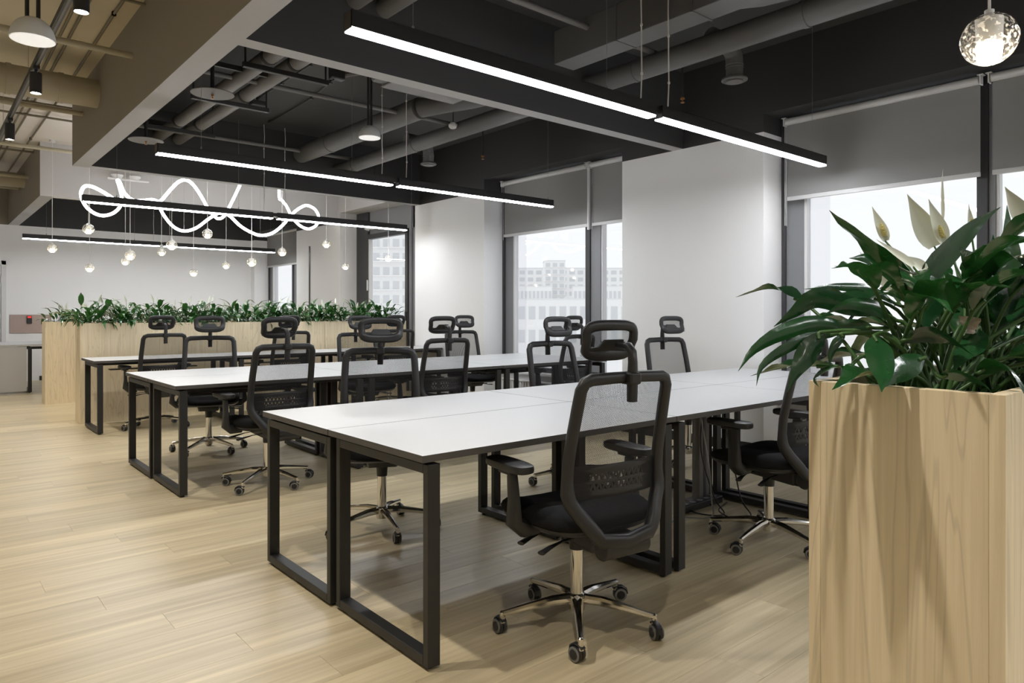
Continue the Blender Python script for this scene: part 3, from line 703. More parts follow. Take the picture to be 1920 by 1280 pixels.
hero(1, [(1680, 570), (1640, 545), (1570, 537), (1506, 542)], 1.38, 1.32, 26, side=(.2, -.3, -.95), fold=.25)
hero(1, [(1690, 560), (1660, 510), (1630, 485), (1592, 484)], 1.48, 1.42, 44, side=(.3, -.35, -.9), fold=.25)
hero(1, [(1830, 700), (1870, 680), (1905, 700), (1930, 755)], 1.10, 1.02, 50, side=(.6, -.5, -.6), fold=.2)
hero(2, [(1880, 600), (1885, 520), (1890, 450), (1888, 385)], 1.55, 1.6, 60, side=(.76, -.65, 0), fold=.25)
hero(2, [(1850, 640), (1880, 570), (1915, 510), (1960, 470)], 1.32, 1.3, 60, side=(.6, -.5, .5), fold=.2)
hero(1, [(1640, 615), (1600, 612), (1545, 618), (1490, 640)], 1.20, 1.22, 36, side=(.2, -.4, -.9))
hero(0, [(1680, 600), (1640, 575), (1590, 570), (1545, 590)], 1.20, 1.2, 36, side=(.2, -.4, -.9))
hero(0, [(1590, 690), (1560, 690), (1530, 710), (1535, 725)], 1.16, 1.15, 26)
hero(1, [(1760, 560), (1790, 590), (1850, 600), (1900, 590)], 1.28, 1.3, 40)
hero(1, [(1800, 590), (1840, 540), (1860, 480), (1862, 440)], 1.42, 1.5, 50, side=(.7, -.6, .3))
hero(0, [(1690, 640), (1740, 625), (1790, 640), (1830, 670)], 1.14, 1.08, 40, side=(.5, -.5, -.7))
hero(0, [(1760, 705), (1800, 700), (1840, 715), (1860, 735)], 1.10, 1.02, 36, side=(.5, -.5, -.7))
hero(1, [(1640, 560), (1680, 530), (1720, 540), (1750, 580)], 1.36, 1.30, 50)
# filler leaves arching out of the crowns
for k, x in enumerate(LX):
    for i in range([24, 26, 26, 20, 14][k]):
        az = rng.uniform(0, 2*pi); el = rng.uniform(.15, 1.15); ln = rng.uniform(.10, .22); Lb = rng.uniform(.12, .20)
        if k < 2 and cos(az) < -.2 and sin(az) < .3 and el < .9: el = rng.uniform(.8, 1.2)
        s = soil_pt(x + rng.uniform(-.07, .07), rng); dh = Vector((cos(az), sin(az), 0))
        b0 = s + dh*(ln*cos(el)) + Vector((0, 0, ln*sin(el)+.05)); tip_el = el - rng.uniform(.7, 1.5)
        b1 = b0 + dh*(Lb*.5*cos(el-.3)) + Vector((0, 0, Lb*.5*sin(el-.3))); b2 = b1 + dh*(Lb*.55*cos(tip_el)) + Vector((0, 0, Lb*.55*sin(tip_el)))
        for b in (b0, b1, b2): b.z = max(b.z, 1.10)
        if (b2.x*FW.x + b2.y*FW.y) < .95: continue
        add_leaf(k, [b0, b1, b2], rng.uniform(.020, .032), [s, s.lerp(b0, .5) + Vector((0, 0, .02)), b0, b0.lerp(b1, .4)])
# withered tip
mb = MB(); o0 = lilies[1].location
dp = [at(u, v, 1.15) - Vector(o0) for u, v in ((1832, 622), (1812, 605), (1797, 592))]
leaf_mesh(dp, .014, rng, 8, wave=.6, fold=.6, mb=mb, side=(.7, -.6, .4)); mb.build('withered_leaf_tip', 'dry_leaf', lilies[1], angle=70)
def flower(k, base, tip, wpx, d, d2=None, spad=True, facing=None, stem_from=None):
    t = lilies[k]; o0 = Vector(t.location); b = at(*base, d) - o0; tp = at(*tip, d2 or d) - o0; fc = facing or (-FW + Vector((0, 0, .1)))
    mb = MB(); spathe_mesh(mb, b, tp, wpx/2*d/FPX, fc); fl = mb.build('flower_spathe', 'spathe', t, angle=80)
    mb = MB(); s = soil_pt(LX[k], rng) - o0; petiole(mb, [s, s.lerp(b, .6)+Vector((0, 0, .03)), b], .0032, .0022); mb.build('flower_stem', 'stem_green', t)
    if spad:
        ax = (tp-b).normalized(); c = b + ax*.010 + Vector(fc).normalized()*.007
        mb = MB(); mb.tube([c, c+ax*.008, c+ax*.022, c+ax*.030], [.0035, .006, .0055, .002], 8); mb.build('spadix', 'spadix', fl)
flower(2, (1752, 462), (1701, 364), 40, 1.62, spad=False, facing=(-.9, -.2, .3))
flower(2, (1768, 455), (1741, 373), 30, 1.58)
flower(2, (1766, 412), (1768, 316), 14, 1.66, spad=False, facing=(.6, -.8, 0))
flower(1, (1660, 452), (1635, 387), 22, 1.55)
flower(2, (1822, 442), (1816, 382), 14, 1.70)
flower(1, (1712, 500), (1642, 448), 20, 1.40, spad=False, facing=(-.3, -.9, .3))
flower(1, (1736, 508), (1690, 478), 26, 1.42, spad=False, facing=(-.3, -.9, .3))
flower(1, (1668, 545), (1612, 472), 18, 1.44, spad=False, facing=(-.6, -.6, .3))
flower(2, (1925, 420), (1884, 350), 34, 1.50, spad=False, facing=(-.9, -.3, .2))
flower(1, (1778, 560), (1770, 515), 12, 1.30, spad=False)

# --- smaller lilies in the far planters: one bush of leaves each, flowers as parts
def bush(loc, rg, nleaf, label, group, hmax):
    t = tag(empty('peace_lily', loc), label, 'plant', group); mb = MB()
    for i in range(nleaf):
        az = rg.uniform(0, 2*pi); el = rg.uniform(.25, 1.3); ln = rg.uniform(.05, hmax*.6); Lb = rg.uniform(.13, .24)
        s = Vector((rg.uniform(-.13, .13), rg.uniform(-.07, .07), -.05)); dh = Vector((cos(az), sin(az), 0))
        b0 = s + dh*(ln*cos(el)) + Vector((0, 0, ln*sin(el)+.04)); te = el - rg.uniform(.5, 1.6)
        b1 = b0 + dh*(Lb*.5*cos(el-.2)) + Vector((0, 0, Lb*.5*sin(el-.2))); b2 = b1 + dh*(Lb*.5*cos(te)) + Vector((0, 0, Lb*.5*sin(te)))
        leaf_mesh([b0, b1, b2], rg.uniform(.020, .034), rg, 6, fold=.3, mb=mb, across=2)
        mb.tube([s, b0], .0025, 3, cap=False)
    o = mb.build('foliage', 'leaf_far', t, angle=70); o['kind'] = 'stuff'
    for i in range(rg.randint(3, 6)):
        b = Vector((rg.uniform(-.15, .15), rg.uniform(-.1, .1), rg.uniform(.14, hmax*.72))); tp = b + Vector((rg.uniform(-.03, .03), rg.uniform(-.03, .03), .085))
        mb = MB(); spathe_mesh(mb, b, tp, .013, (-.6, -.7, .2)); mb.mi = 1; mb.tube([(b.x*.3, b.y*.3, -.05), tuple(b)], .002, 3); mb.build('flower', ['spathe', 'stem_green'], t, angle=80)
rg = random.Random(5); NTH = ['first', 'second', 'third', 'fourth', 'fifth', 'sixth', 'seventh', 'eighth', 'ninth', 'tenth', 'eleventh', 'twelfth']
for i in range(12):
    x = 1.55 + i*.335 + rg.uniform(-.03, .03)
    bush((x, FY+.15, 1.08), rg, 62, 'peace lily with white blooms in the front planter row, %s from the aisle' % NTH[i], 'peace lilies in the front planter row', .40)
for i in range(10):
    x = 1.50 + i*.39 + rg.uniform(-.03, .03)
    bush((x, 11.31, 1.08), rg, 30, 'peace lily in the rear planter row, %s from the aisle' % NTH[i], 'peace lilies in the rear planter row', .30)

# ================================================================== LIGHTS
def linear_light(x0, x1, y, z, label, cables, power=()):
    t = empty('linear_light', (x0, y, z)); L = x1-x0; hw, hh, wl = .033, .075, .0024
    h = MB(); h.box((0, -hw, .006), (L, -hw+wl, hh)); h.box((0, hw-wl, .006), (L, hw, hh)); h.box((0, -hw, hh-wl), (L, hw, hh)); h.build('housing', 'black_metal', t, False)
    for x in (0, L-.003): MB().box((x, -hw, 0), (x+.003, hw, hh)).build('end_cap', 'black_metal', t, False)
    MB().box((.004, -hw+.003, -.005), (L-.004, hw-.003, .012)).build('diffuser', 'led', t, False)
    for c in cables:
        m = MB(); m.tube([(c, 0, hh), (c, 0, ZC-z)], .0012, 5); m.lathe([(.006, 0), (.006, .022), (.002, .028)], (c, 0, hh), 8); m.build('suspension_cable', 'wire_steel', t)
    for c in power:
        m = MB(); n = 7; m.tube([(c+.004*sin(i*2.3), .004*cos(i*1.7), hh+.02+(ZC-z-hh-.02)*i/n) for i in range(n+1)], .0042, 6)
        for i in range(1, n, 2): m.lathe([(.008, -.006), (.008, .006)], (c+.004*sin(i*2.3), .004*cos(i*1.7), hh+.02+(ZC-z-hh-.02)*i/n), 8)
        m.build('power_cord', 'cable_white', t)
    return tag(t, label, 'ceiling light', 'black linear LED lights')
def light_row(y, z, nm, dx=0, xe=5.545):
    linear_light(1.375+dx, 3.380+dx, y, z, 'black LED strip light, aisle half, over %s' % nm, (.32, 1.60), (1.905,))
    linear_light(3.440+dx, xe, y, z, 'black LED strip light, window half, over %s' % nm, (1.93,), (.10,))
    t = empty('light_connector', (3.38+dx, y, z+.03)); MB().box((.001, -.012, 0), (.059, .012, .04)).build('link_bar', 'black_metal', t, False, bevel=.002)
    tag(t, 'black bracket between the LED lights over %s' % nm, 'bracket')
light_row(2.665, 2.395, 'the nearest desk row')
light_row(5.68, 2.400, 'the second desk row', 0, 5.43)
light_row(8.42, 2.370, 'the third desk row by the planters', -.04, 5.24)
light_row(13.5, 2.400, 'the back office before the end wall', -.05, 5.40)
light_row(-.95, 2.395, 'the desk row behind the viewer')

def pendant(p, dia, label, group, cord_to=ZC, squash=1.0):
    t = empty('pendant_lamp', tuple(p)); r = dia/2
    g = MB(); n = 14
    g.lathe([(max(.001, r*sin(pi*i/n)), -r*cos(pi*i/n)) for i in range(n+1)], n=24); g.build('glass_globe', 'globe_glass', t)
    MB().lathe([(.001, -r*.88), (r*.40, -r*.88), (r*.46, -r*.25), (r*.46, -r*.2), (.001, -r*.2)], n=18).build('glowing_core', 'pendant_glow', t)
    MB().lathe([(.001, -r*.18), (r*.44, -r*.18), (r*.48, r*.8), (.001, r*.82)], n=18).build('lamp_socket', 'lamp_white', t)
    MB().lathe([(.001, r*.93), (r*.17, r*.93), (r*.17, r*1.14), (.001, r*1.14)], n=14).build('cap', 'white_plastic', t)
    MB().tube([(0, 0, r*1.1), (0, 0, cord_to-p[2])], .0035, 6).build('cord', 'cable_white', t)
    MB().lathe([(.001, cord_to-p[2]-.025), (.035, cord_to-p[2]-.025), (.035, cord_to-p[2])], n=16).build('ceiling_rose', 'white_plastic', t)
    return tag(t, label, 'pendant lamp', group)
pendant(at(1855, 74, 1.72), .125, 'large clear glass globe pendant at the top right corner', None)
PEN = [(98, 465, 17, 'leftmost of the globe pendants, alone over the rear planter'), (166, 429, 20, 'hanging highest at the left under the neon loop'), (168, 502, 16, 'hanging low at the left, straight below a higher globe'),
       (235, 490, 14, 'smaller of the overlapping left pair, lower and warmer'), (244, 478, 19, 'larger and nearer of the overlapping left pair'), (303, 472, 15, 'small, at the gap of the rear LED light'),
       (322, 459, 19, 'large, just right of the gap in the rear LED light'), (363, 511, 14, 'hanging lowest of all, left of centre'), (389, 438, 18, 'inside the big lower bend of the neon tube'),
       (424, 497, 14, 'small and low, between two larger globes right of centre'), (472, 491, 17, 'large and low below the right neon bend'), (529, 472, 16, 'beside the right end of the rear LED light'),
       (612, 457, 15, 'before the white pillar, the upper of two'), (648, 499, 13, 'before the white pillar, the lower of two'), (728, 484, 13, 'rightmost, in front of the balcony door glass')]
for u, v, s, nm in PEN:
    d = FPX*.125/s; p = at(u, v, d)
    while p.y < 8.85: d += .05; p = at(u, v, d)
    while p.y > 11.02 or p.x > 5.2: d -= .05; p = at(u, v, d)
    pendant(p, s*d/FPX, 'glass globe pendant, ' + nm, 'globe pendants over the lounge')

# --- neon tube drawn in the air over the lounge
NA = [(212,372),(190,358),(170,349),(158,350),(152,361),(155,376),(165,391),(180,401),(196,404),(213,399),(225,387),(228,370),(224,351),(220,338),(225,342),(233,361),(247,374),(264,376),(285,374),(300,377),(315,361),(332,343),(347,337),(361,345),(376,366),(389,389),(400,403),(410,410),(421,404),(430,388),(440,368),(450,347)]
NB = [(297,379),(305,400),(324,424),(345,433),(368,427),(390,411),(406,401),(418,399),(431,405),(449,422),(468,434),(488,441),(510,437),(530,422),(545,404),(560,391),(575,385),(590,392),(598,408),(592,423),(577,429),(560,421),(547,405),(537,386),(528,375),(524,372),(523,354)]
def ndepth(i, n, a, b, ph): return a + (b-a)*.5*(1-cos(i/n*2*pi*1.5+ph))
t = empty('neon_lamp', (3.0, 9.8, 2.5)); o0 = Vector(t.location)
def npath(P, ph):
    out = []
    for i, (u, v) in enumerate(P):
        Y = ndepth(i, len(P), 9.45, 10.25, ph); dr_ = FW + (u-960)/FPX*RT; d = Y/dr_.y; out.append(at(u, v, d) - o0)
    return out
a = npath(NA, 0); b = npath(NB, 2.0)
MB().tube(spline(a, 4), .0195, 7).build('neon_tube', 'neon', t); MB().tube(spline(b, 4), .0195, 7).build('neon_tube', 'neon', t)
for P, idx in ((a, (2, 13, 22, 31)), (b, (3, 11, 16, 26))):
    for i in idx:
        MB().tube([P[i], (P[i].x, P[i].y, ZC-o0.z)], .0012, 4).build('hanging_wire', 'wire_steel', t)
tag(t, 'glowing white neon tube twisted in loops over the lounge', 'neon lamp')

# --- track with spot lamps over the aisle
TX = .655
t = empty('light_track', (TX, -2.2, 2.935)); MB().box((-.018, 0, 0), (.018, 13.4, .034)).build('rail', 'black_metal', t, False, bevel=.002)
MB().box((-.006, .0, -.002), (.006, 13.4, .0)).build('conductor_slot', 'pipe_grey', t, False)
for y in (.8, 3.2, 5.2, 6.9, 8.5, 10.4, 12.4): MB().tube([(0, y, .034), (0, y, ZC-2.935)], .0015, 5).build('hanging_wire', 'wire_steel', t)
tag(t, 'black light track hanging along the aisle ceiling', 'light track')
def spot(y, label, tilt=0):
    t = empty('spot_lamp', (TX, y, 2.935)); r = .037
    MB().box((-.02, -.05, -.022), (.02, .05, 0)).build('adapter', 'black_metal', t, False, bevel=.002)
    m = MB(); m.tube([(0, .0, -.02), (0, 0, -.05)], .008, 8); m.build('joint', 'black_metal', t)
    m = MB(); m.lathe([(.001, -.042), (r, -.042), (r, -.182), (r-.003, -.185), (r-.003, -.170), (.001, -.170)], n=22); m.build('lamp_can', 'black_metal', t)
    MB().lathe([(.001, -.172), (r-.004, -.172), (r-.004, -.1735), (.001, -.1735)], n=20).build('lens', 'spot_glow', t)
    l = bpy.data.lights.new('spot_beam', 'SPOT'); l.energy = SPOT_W; l.spot_size = R(100); l.spot_blend = .8; l.color = (1, .93, .83); l.shadow_soft_size = .03
    lo = bpy.data.objects.new('spot_beam', l); COL.objects.link(lo); lo.parent = t; lo.location = (0, 0, -.19); lo.rotation_euler = (0, 0, 0)
    return tag(t, label, 'spot lamp', 'spot lamps on the aisle track')
SPOT_W = 78
for y, nm in ((4.15, 'cut by the top edge of the picture'), (5.89, 'second, in front of the round beige duct'), (7.61, 'third from the viewer, near the left edge'), (9.35, 'fourth from the viewer along the aisle track'), (11.1, 'last on the aisle track'), (2.40, 'on the track just above the picture'), (.65, 'on the track beside the viewer'), (-1.1, 'on the track behind the viewer')):
    spot(y, 'black cylinder spot lamp, ' + nm)

# --- dome pendants
def dome(x, y, z, r, label, m_rods=((-.015, 0), (.017, 0))):
    t = empty('dome_lamp', (x, y, z))
    prof = [(r*cos(a)**.9, r*1.12*sin(a)) for a in [pi/2*i/12 for i in range(13)]]
    MB().lathe(prof[:-1] + [(.001, r*1.12)], n=28).build('shade', 'lamp_white', t)
    MB().lathe([(.001, .004), (r*.96, .004), (r*.96, -.004), (.001, -.004)], n=28).build('diffuser', 'dome_glow', t)
    for dx, dy in m_rods: MB().tube([(dx, dy, r*.98), (dx, dy, ZC-z)], .011, 8).build('rod', 'pipe_dark', t)
    return tag(t, label, 'dome lamp')
dome(3.14, 5.66, 2.80, .098, 'white dome lamp on black rods over the second desk row')
dome(.53, 4.90, 2.80, .115, 'white dome lamp under the beige ceiling at the top left', ((-.025, .02), (.025, -.02)))

# ================================================================== CEILING SERVICES
def pipe(name, pts, r, m, label, cat='pipe', n=14, rings=(), ring_m=None):
    t = empty(name, tuple(pts[0])); o0 = Vector(pts[0])
    MB().tube([Vector(p)-o0 for p in pts], r, n).build('pipe_run', m, t)
    for c, ax in rings:
        c = Vector(c)-o0; ax = Vector(ax); MB().tube([c-ax*.018, c+ax*.018], r*1.06, n).build('clamp_ring', ring_m or m, t)
    return tag(t, label, cat)
AX, AY, AZ = Vector((1,0,0)), Vector((0,1,0)), Vector((0,0,1))
# insulated twin pipes along the dark bays
for x, nm in ((2.10, 'the one nearer the tan beam'), (2.31, 'the one nearer the windows')):
    rg_ = [((x, y, 3.2), AY) for y in (5.35, 6.45, 7.75)]
    pipe('insulated_pipe', [(x, 4.155, 3.2), (x, 8.58, 3.2)], .062, 'pipe_grey', 'thick grey insulated pipe over the second desk row, ' + nm, rings=rg_, ring_m='pipe_dark')
    pipe('insulated_pipe', [(x+.03, -.3, 3.2), (x+.03, 4.03, 3.2)], .062, 'pipe_grey', 'thick grey insulated pipe over the nearest desk row, ' + nm, rings=[((x+.03, 3.2, 3.2), AY)], ring_m='pipe_dark')
def hanger(y, x0, x1, z, label):
    t = empty('pipe_hanger', ((x0+x1)/2, y, z)); w_ = (x1-x0)/2
    MB().box((-w_, -.02, -.02), (w_, .02, .02)).build('channel', 'pipe_dark', t, False, bevel=.003)
    for x in (-w_+.02, w_-.02): MB().tube([(x, 0, .02), (x, 0, ZC-z)], .008, 6).build('rod', 'pipe_dark', t)
    tag(t, label, 'bracket')
hanger(5.42, 1.92, 2.62, 3.12, 'black channel hanger under the twin grey pipes, nearest'); hanger(6.52, 1.86, 2.55, 3.12, 'black channel hanger under the twin grey pipes, behind the nearer disc'); hanger(7.84, 1.80, 2.48, 3.12, 'black channel hanger under the twin grey pipes, farthest')
# sprinkler pipes crossing from the aisle
for y, nm, x1 in ((3.37, 'over the nearest desk row', 4.40), (6.02, 'over the middle of the second desk row', 4.40), (8.22, 'before the dark far beam', 4.40)):
    pipe('sprinkler_pipe', [(B1, y, 3.2), (x1, y, 3.2)], .021, 'pipe_grey', 'grey sprinkler pipe ' + nm, rings=[((2.9, y, 3.2), AX), ((x1-.02, y, 3.2), AX)])
for y, nm in ((6.02, 'nearest'), (8.10, 'middle'), (10.10, 'farthest, against the white beam'), (12.4, 'beyond the white beam'), (13.6, 'at the far end')):
    pipe('sprinkler_pipe', [(-1.9, y, 3.2), (B0 if y < 8.7 or y > 11 else 2.4, y, 3.2)], .024, 'tan_metal', 'beige sprinkler pipe across the aisle ceiling, ' + nm, rings=[((.95, y, 3.2), AX), ((.35, y, 3.2), AX)])
pipe('round_duct', [(-1.9, 7.36, 3.22), (B0, 7.36, 3.22)], .125, 'tan_metal', 'fat round beige duct across the aisle ceiling', 'duct', 24, [((.62, 7.36, 3.22), AX), ((1.0, 7.36, 3.22), AX)])
pipe('round_duct', [(-1.9, 12.9, 3.22), (B0, 12.9, 3.22)], .11, 'tan_metal', 'round beige duct at the far end of the aisle ceiling', 'duct', 24)
# round supply duct by the windows
for y0, y1, nm in ((4.155, 8.58, 'second'), (-.3, 4.03, 'nearest')):
    pipe('round_duct', [(4.28, y0, 3.10), (4.28, y1, 3.10)], .082, 'duct_grey', 'long round grey duct over the window side of the %s desk row' % nm, 'duct', 20, [((4.28, (y0+y1)/2+.3, 3.10), AY), ((4.28, y1-.5, 3.1), AY)])
def outlet(x, y, z, label):
    t = empty('air_outlet', (x, y, z)); r = .062
    MB().tube(spline([(-.30, 0, .26), (-.12, 0, .25), (-.02, 0, .20), (0, 0, .12), (0, 0, .02)], 5), r, 16).build('elbow_duct', 'duct_grey', t)
    m = MB()
    for z_ in (.10, .12): m.lathe([(r*1.01, z_-.004), (r*1.06, z_), (r*1.01, z_+.004)], n=18)
    m.build('duct_rib', 'duct_grey', t)
    MB().lathe([(.001, .03), (.075, .03), (.092, .02), (.094, .008), (.080, 0), (.070, .004), (.001, .006)], n=28).build('outlet_rim', 'duct_grey', t)
    MB().lathe([(.001, .010), (.060, .010), (.060, -.006), (.001, -.008)], n=26).build('outlet_disc', 'pipe_grey', t)
    tag(t, label, 'air vent')
outlet(4.52, 6.78, 2.92, 'grey round air outlet over the window end of the second desk row'); outlet(4.60, 2.87, 2.92, 'grey round air outlet over the window end of the nearest desk row')
# big duct and cassette in the second bay
pipe('round_duct', [(3.74, 5.75, 3.2), (3.73, 6.4, 3.2), (3.72, 7.2, 3.2), (3.70, 8.4, 3.2)], .105, 'duct_grey', 'big bulging grey duct behind the dome lamp', 'duct', 20, [((3.73, 6.6, 3.2), AY), ((3.715, 7.6, 3.2), AY)])
t = empty('ceiling_unit', (2.72, 4.24, 3.02)); m = MB().box((0, 0, 0), (.80, .66, .20)); m.build('casing', 'duct_grey', t, False, bevel=.03)
MB().box((.10, .50, -.018), (.80, .665, 0)).build('tray_edge', 'pipe_grey', t, False, bevel=.006)
for x, y in ((.06, .06), (.74, .06), (.06, .60), (.74, .60)): MB().tube([(x, y, .2), (x, y, ZC-3.02)], .005, 6).build('rod', 'pipe_dark', t)
tag(t, 'flat grey air conditioning unit hung behind the first cross beam', 'air conditioner')
pipe('flexible_duct', spline([(4.02, 4.17, 3.22), (4.02, 4.7, 3.22), (3.98, 5.15, 3.215), (3.84, 5.5, 3.21), (3.74, 5.74, 3.2)], 6), .092, 'duct_grey', 'grey flexible duct bending beside the air conditioning unit', 'duct', 16)
# rectangular duct in the near bay
t = empty('rectangular_duct', (3.56, -.3, 3.03)); MB().box((0, 0, 0), (.20, 4.0, .24)).build('duct_run', 'duct_grey', t, False, bevel=.004)
for y in (1.0, 1.9, 2.8, 3.4): MB().box((-.006, y, -.006), (.206, y+.012, .246)).build('seam_flange', 'duct_grey', t, False)
tag(t, 'rectangular grey duct over the nearest desk row', 'duct')
t = empty('duct_branch', (3.76, 1.5, 3.05)); MB().prism([(0, 0, 0), (0, .9, 0), (.16, .75, .02), (.30, .4, .04), (.30, .05, .04)], (0, 0, .16)).build('branch_body', 'duct_grey', t, False, bevel=.01); tag(t, 'tapered grey duct branch beside the rectangular duct', 'duct')
# sprinkler discs
def disc(x, y, z, label):
    t = empty('sprinkler', (x, y, z)); MB().lathe([(.001, .006), (.16, .004), (.163, 0), (.16, -.003), (.001, -.004)], n=40).build('heat_disc', 'pipe_grey', t)
    MB().tube([(0, 0, .006), (0, 0, ZC-z)], .016, 8).build('drop_pipe', 'pipe_dark', t)
    m = MB(); m.lathe([(.001, -.006), (.010, -.006), (.010, -.018), (.004, -.022), (.004, -.036), (.012, -.037), (.012, -.040), (.001, -.040)], n=10); m.build('sprinkler_head', 'brass', t)
    m = MB(); m.box((0, -.012, 3.2-z-.02), (.55, .012, 3.2-z+.02)); m.build('feed_pipe', 'pipe_dark', t, False)
    tag(t, label, 'sprinkler')
disc(1.81, 5.78, 2.955, 'grey sprinkler disc with brass head under the twin pipes, the nearer'); disc(1.79, 7.78, 2.955, 'grey sprinkler disc with brass head above the left end of the second LED light')
disc(1.80, 12.2, 2.955, 'grey sprinkler disc beyond the white beam, far left'); 
def head(x, y, z, label):
    t = empty('sprinkler', (x, y, z)); MB().tube([(0, 0, 0), (0, 0, 3.2-z), (-.35, 0, 3.2-z)], .009, 8).build('drop_pipe', 'pipe_dark', t)
    m = MB(); m.lathe([(.001, .0), (.016, .0), (.018, -.012), (.006, -.016), (.006, -.034), (.016, -.036), (.016, -.042), (.001, -.042)], n=10); m.build('sprinkler_head', 'brass', t); tag(t, label, 'sprinkler')
head(4.63, 3.35, 2.92, 'small brass sprinkler head by the nearest round duct'); head(4.72, 6.02, 2.93, 'small brass sprinkler head right of the dome lamp'); head(4.62, 8.2, 2.95, 'small brass sprinkler head by the far beam')
# detectors
def detector(x, y, z, label):
    t = empty('smoke_detector', (x, y, z)); MB().lathe([(.001, -.03), (.03, -.028), (.045, -.012), (.048, 0), (.048, .012), (.001, .012)], n=22).build('housing', 'lamp_white', t)
    MB().lathe([(.001, .012), (.03, .012), (.03, .03), (.001, .03)], n=14).build('base', 'lamp_white', t)
    if ZC - z > .06: MB().tube([(0, 0, .03), (0, 0, ZC-z)], .006, 6).build('stem', 'pipe_dark', t)
    tag(t, label, 'smoke detector')
detector(4.18, 5.82, 3.12, 'white smoke detector beside the round duct over the second desk row')
for x, y, z, nm in ((2.62, 4.98, 3.28, 'between the pipes behind the first cross beam'), (2.02, 5.15, 3.30, 'between the twin grey pipes')):
    t = empty('junction_box', (x, y, z)); MB().box((0, 0, 0), (.085, .06, .035)).build('box', 'lamp_white', t, False, bevel=.004); MB().tube([(.04, .03, .035), (.04, .03, ZC-z)], .006, 6).build('stem', 'pipe_dark', t); tag(t, 'small white sensor box ' + nm, 'sensor')
t = empty('ceiling_sensor', (3.05, 11.02, 3.30)); MB().box((0, 0, 0), (.16, .10, .07)).build('box', 'lamp_white', t, False, bevel=.012); MB().box((.05, .1, .01), (.11, .16, .06)).build('mount', 'white_plastic', t, False); tag(t, 'white box mounted high on the white beam behind the neon tube', 'sensor')
t = empty('emergency_lamp', (2.05, 11.0, 3.02)); MB().box((0, 0, .05), (.52, .025, .075)).build('rail', 'white_plastic', t, False)
for x in (.12, .34):
    MB().lathe([(.001, 0), (.05, .004), (.078, .03), (.08, .05), (.001, .05)], (x, .03, .075), 22).build('lamp_bowl', 'lamp_white', t)
    MB().tube([(x, .03, .12), (x, .18, .14)], .02, 8).build('mount', 'white_plastic', t)
tag(t, 'pair of white lamp bowls on a rail high on the white beam', 'emergency lamp')
# hanging valve cluster and conduits
t = empty('valve_cluster', (2.62, 5.32, 3.18)); m = MB(); m.tube([(0, 0, -.06), (0, 0, .32)], .008, 6); m.tube([(.07, 0, .0), (.07, 0, .32)], .006, 6); m.build('rod', 'pipe_dark', t)
MB().box((-.03, -.04, -.05), (.09, .04, .08)).build('valve_body', 'pipe_dark', t, False, bevel=.012); MB().tube([(.09, 0, .0), (.22, -.10, .03), (.32, -.25, .05)], .02, 8).build('hose', 'pipe_grey', t); tag(t, 'black valve cluster hanging beside the air conditioning unit', 'valve')
def conduit(pts, m, label, r=.009):
    t = empty('conduit', tuple(pts[0])); o0 = Vector(pts[0]); P = [Vector(p)-o0 for p in pts]; MB().tube(P, r, 6).build('tube_run', m, t)
    d = P[-1]-P[0]; n = max(2, int(d.length/.55)); cl = MB()
    for i in range(1, n):
        c = P[0].lerp(P[-1], i/n) if len(P) == 2 else P[min(len(P)-1, i*len(P)//n)]; cl.box(c-Vector((.014, .014, .012)), c+Vector((.014, .014, .016)))
    cl.build('clip', m, t, False); tag(t, label, 'conduit')
zc = ZC-.02
for x, nm in ((.30, 'left of the track'), (.36, 'paired left of the track'), (.92, 'right of the track'), (.985, 'paired right of the track'), (1.17, 'closest to the tan beam'), (.05, 'far left')):
    conduit([(x, -2.5, zc), (x, 1.5, zc), (x+.008, 4, zc), (x-.01, 6, zc), (x+.01, 8.6, zc), (x, 11.0, zc), (x, 15, zc)], 'tan_dark', 'beige conduit along the aisle ceiling, ' + nm, .011)
for y, nm in ((4.75, 'first'), (5.05, 'second'), (5.40, 'third'), (5.62, 'fourth'), (8.4, 'fifth'), (9.0, 'sixth'), (9.6, 'seventh'), (11.8, 'eighth')):
    conduit([(-1.5, y, zc-.02), (B0 if y < 8.7 or y > 11 else 2.2, y, zc-.02)], 'tan_dark', 'beige conduit across the aisle ceiling, %s from the viewer' % nm, .013)
for y, nm in ((4.6, 'first'), (4.95, 'second'), (5.3, 'third')):
    conduit([(B1, y, zc-.02), (4.0, y, zc-.02)], 'pipe_dark', 'dark conduit across the ceiling behind the first cross beam, %s' % nm, .013)
conduit([(2.75, 5.4, zc), (2.78, 7.4, zc)], 'pipe_dark', 'dark conduit along the second bay, left one'); conduit([(3.1, 5.4, zc), (3.12, 6.4, zc), (3.2, 7.0, zc), (3.22, 8.2, zc)], 'pipe_dark', 'dark wavy conduit along the second bay, right one')
conduit([(2.55, 3.9, zc), (2.9, 1.0, zc)], 'pipe_dark', 'dark conduit over the nearest desk row, left one'); conduit([(3.1, 3.9, zc), (3.1, 1.0, zc)], 'pipe_dark', 'dark conduit over the nearest desk row, right one')
t = empty('junction_box', (2.78, 7.42, ZC-.09)); MB().box((-.07, -.06, 0), (.07, .06, .05)).build('box', 'pipe_dark', t, False, bevel=.006); MB().tube([(0, 0, .05), (0, 0, .09)], .01, 6).build('stem', 'pipe_dark', t); tag(t, 'dark junction box on the second bay ceiling', 'junction box')

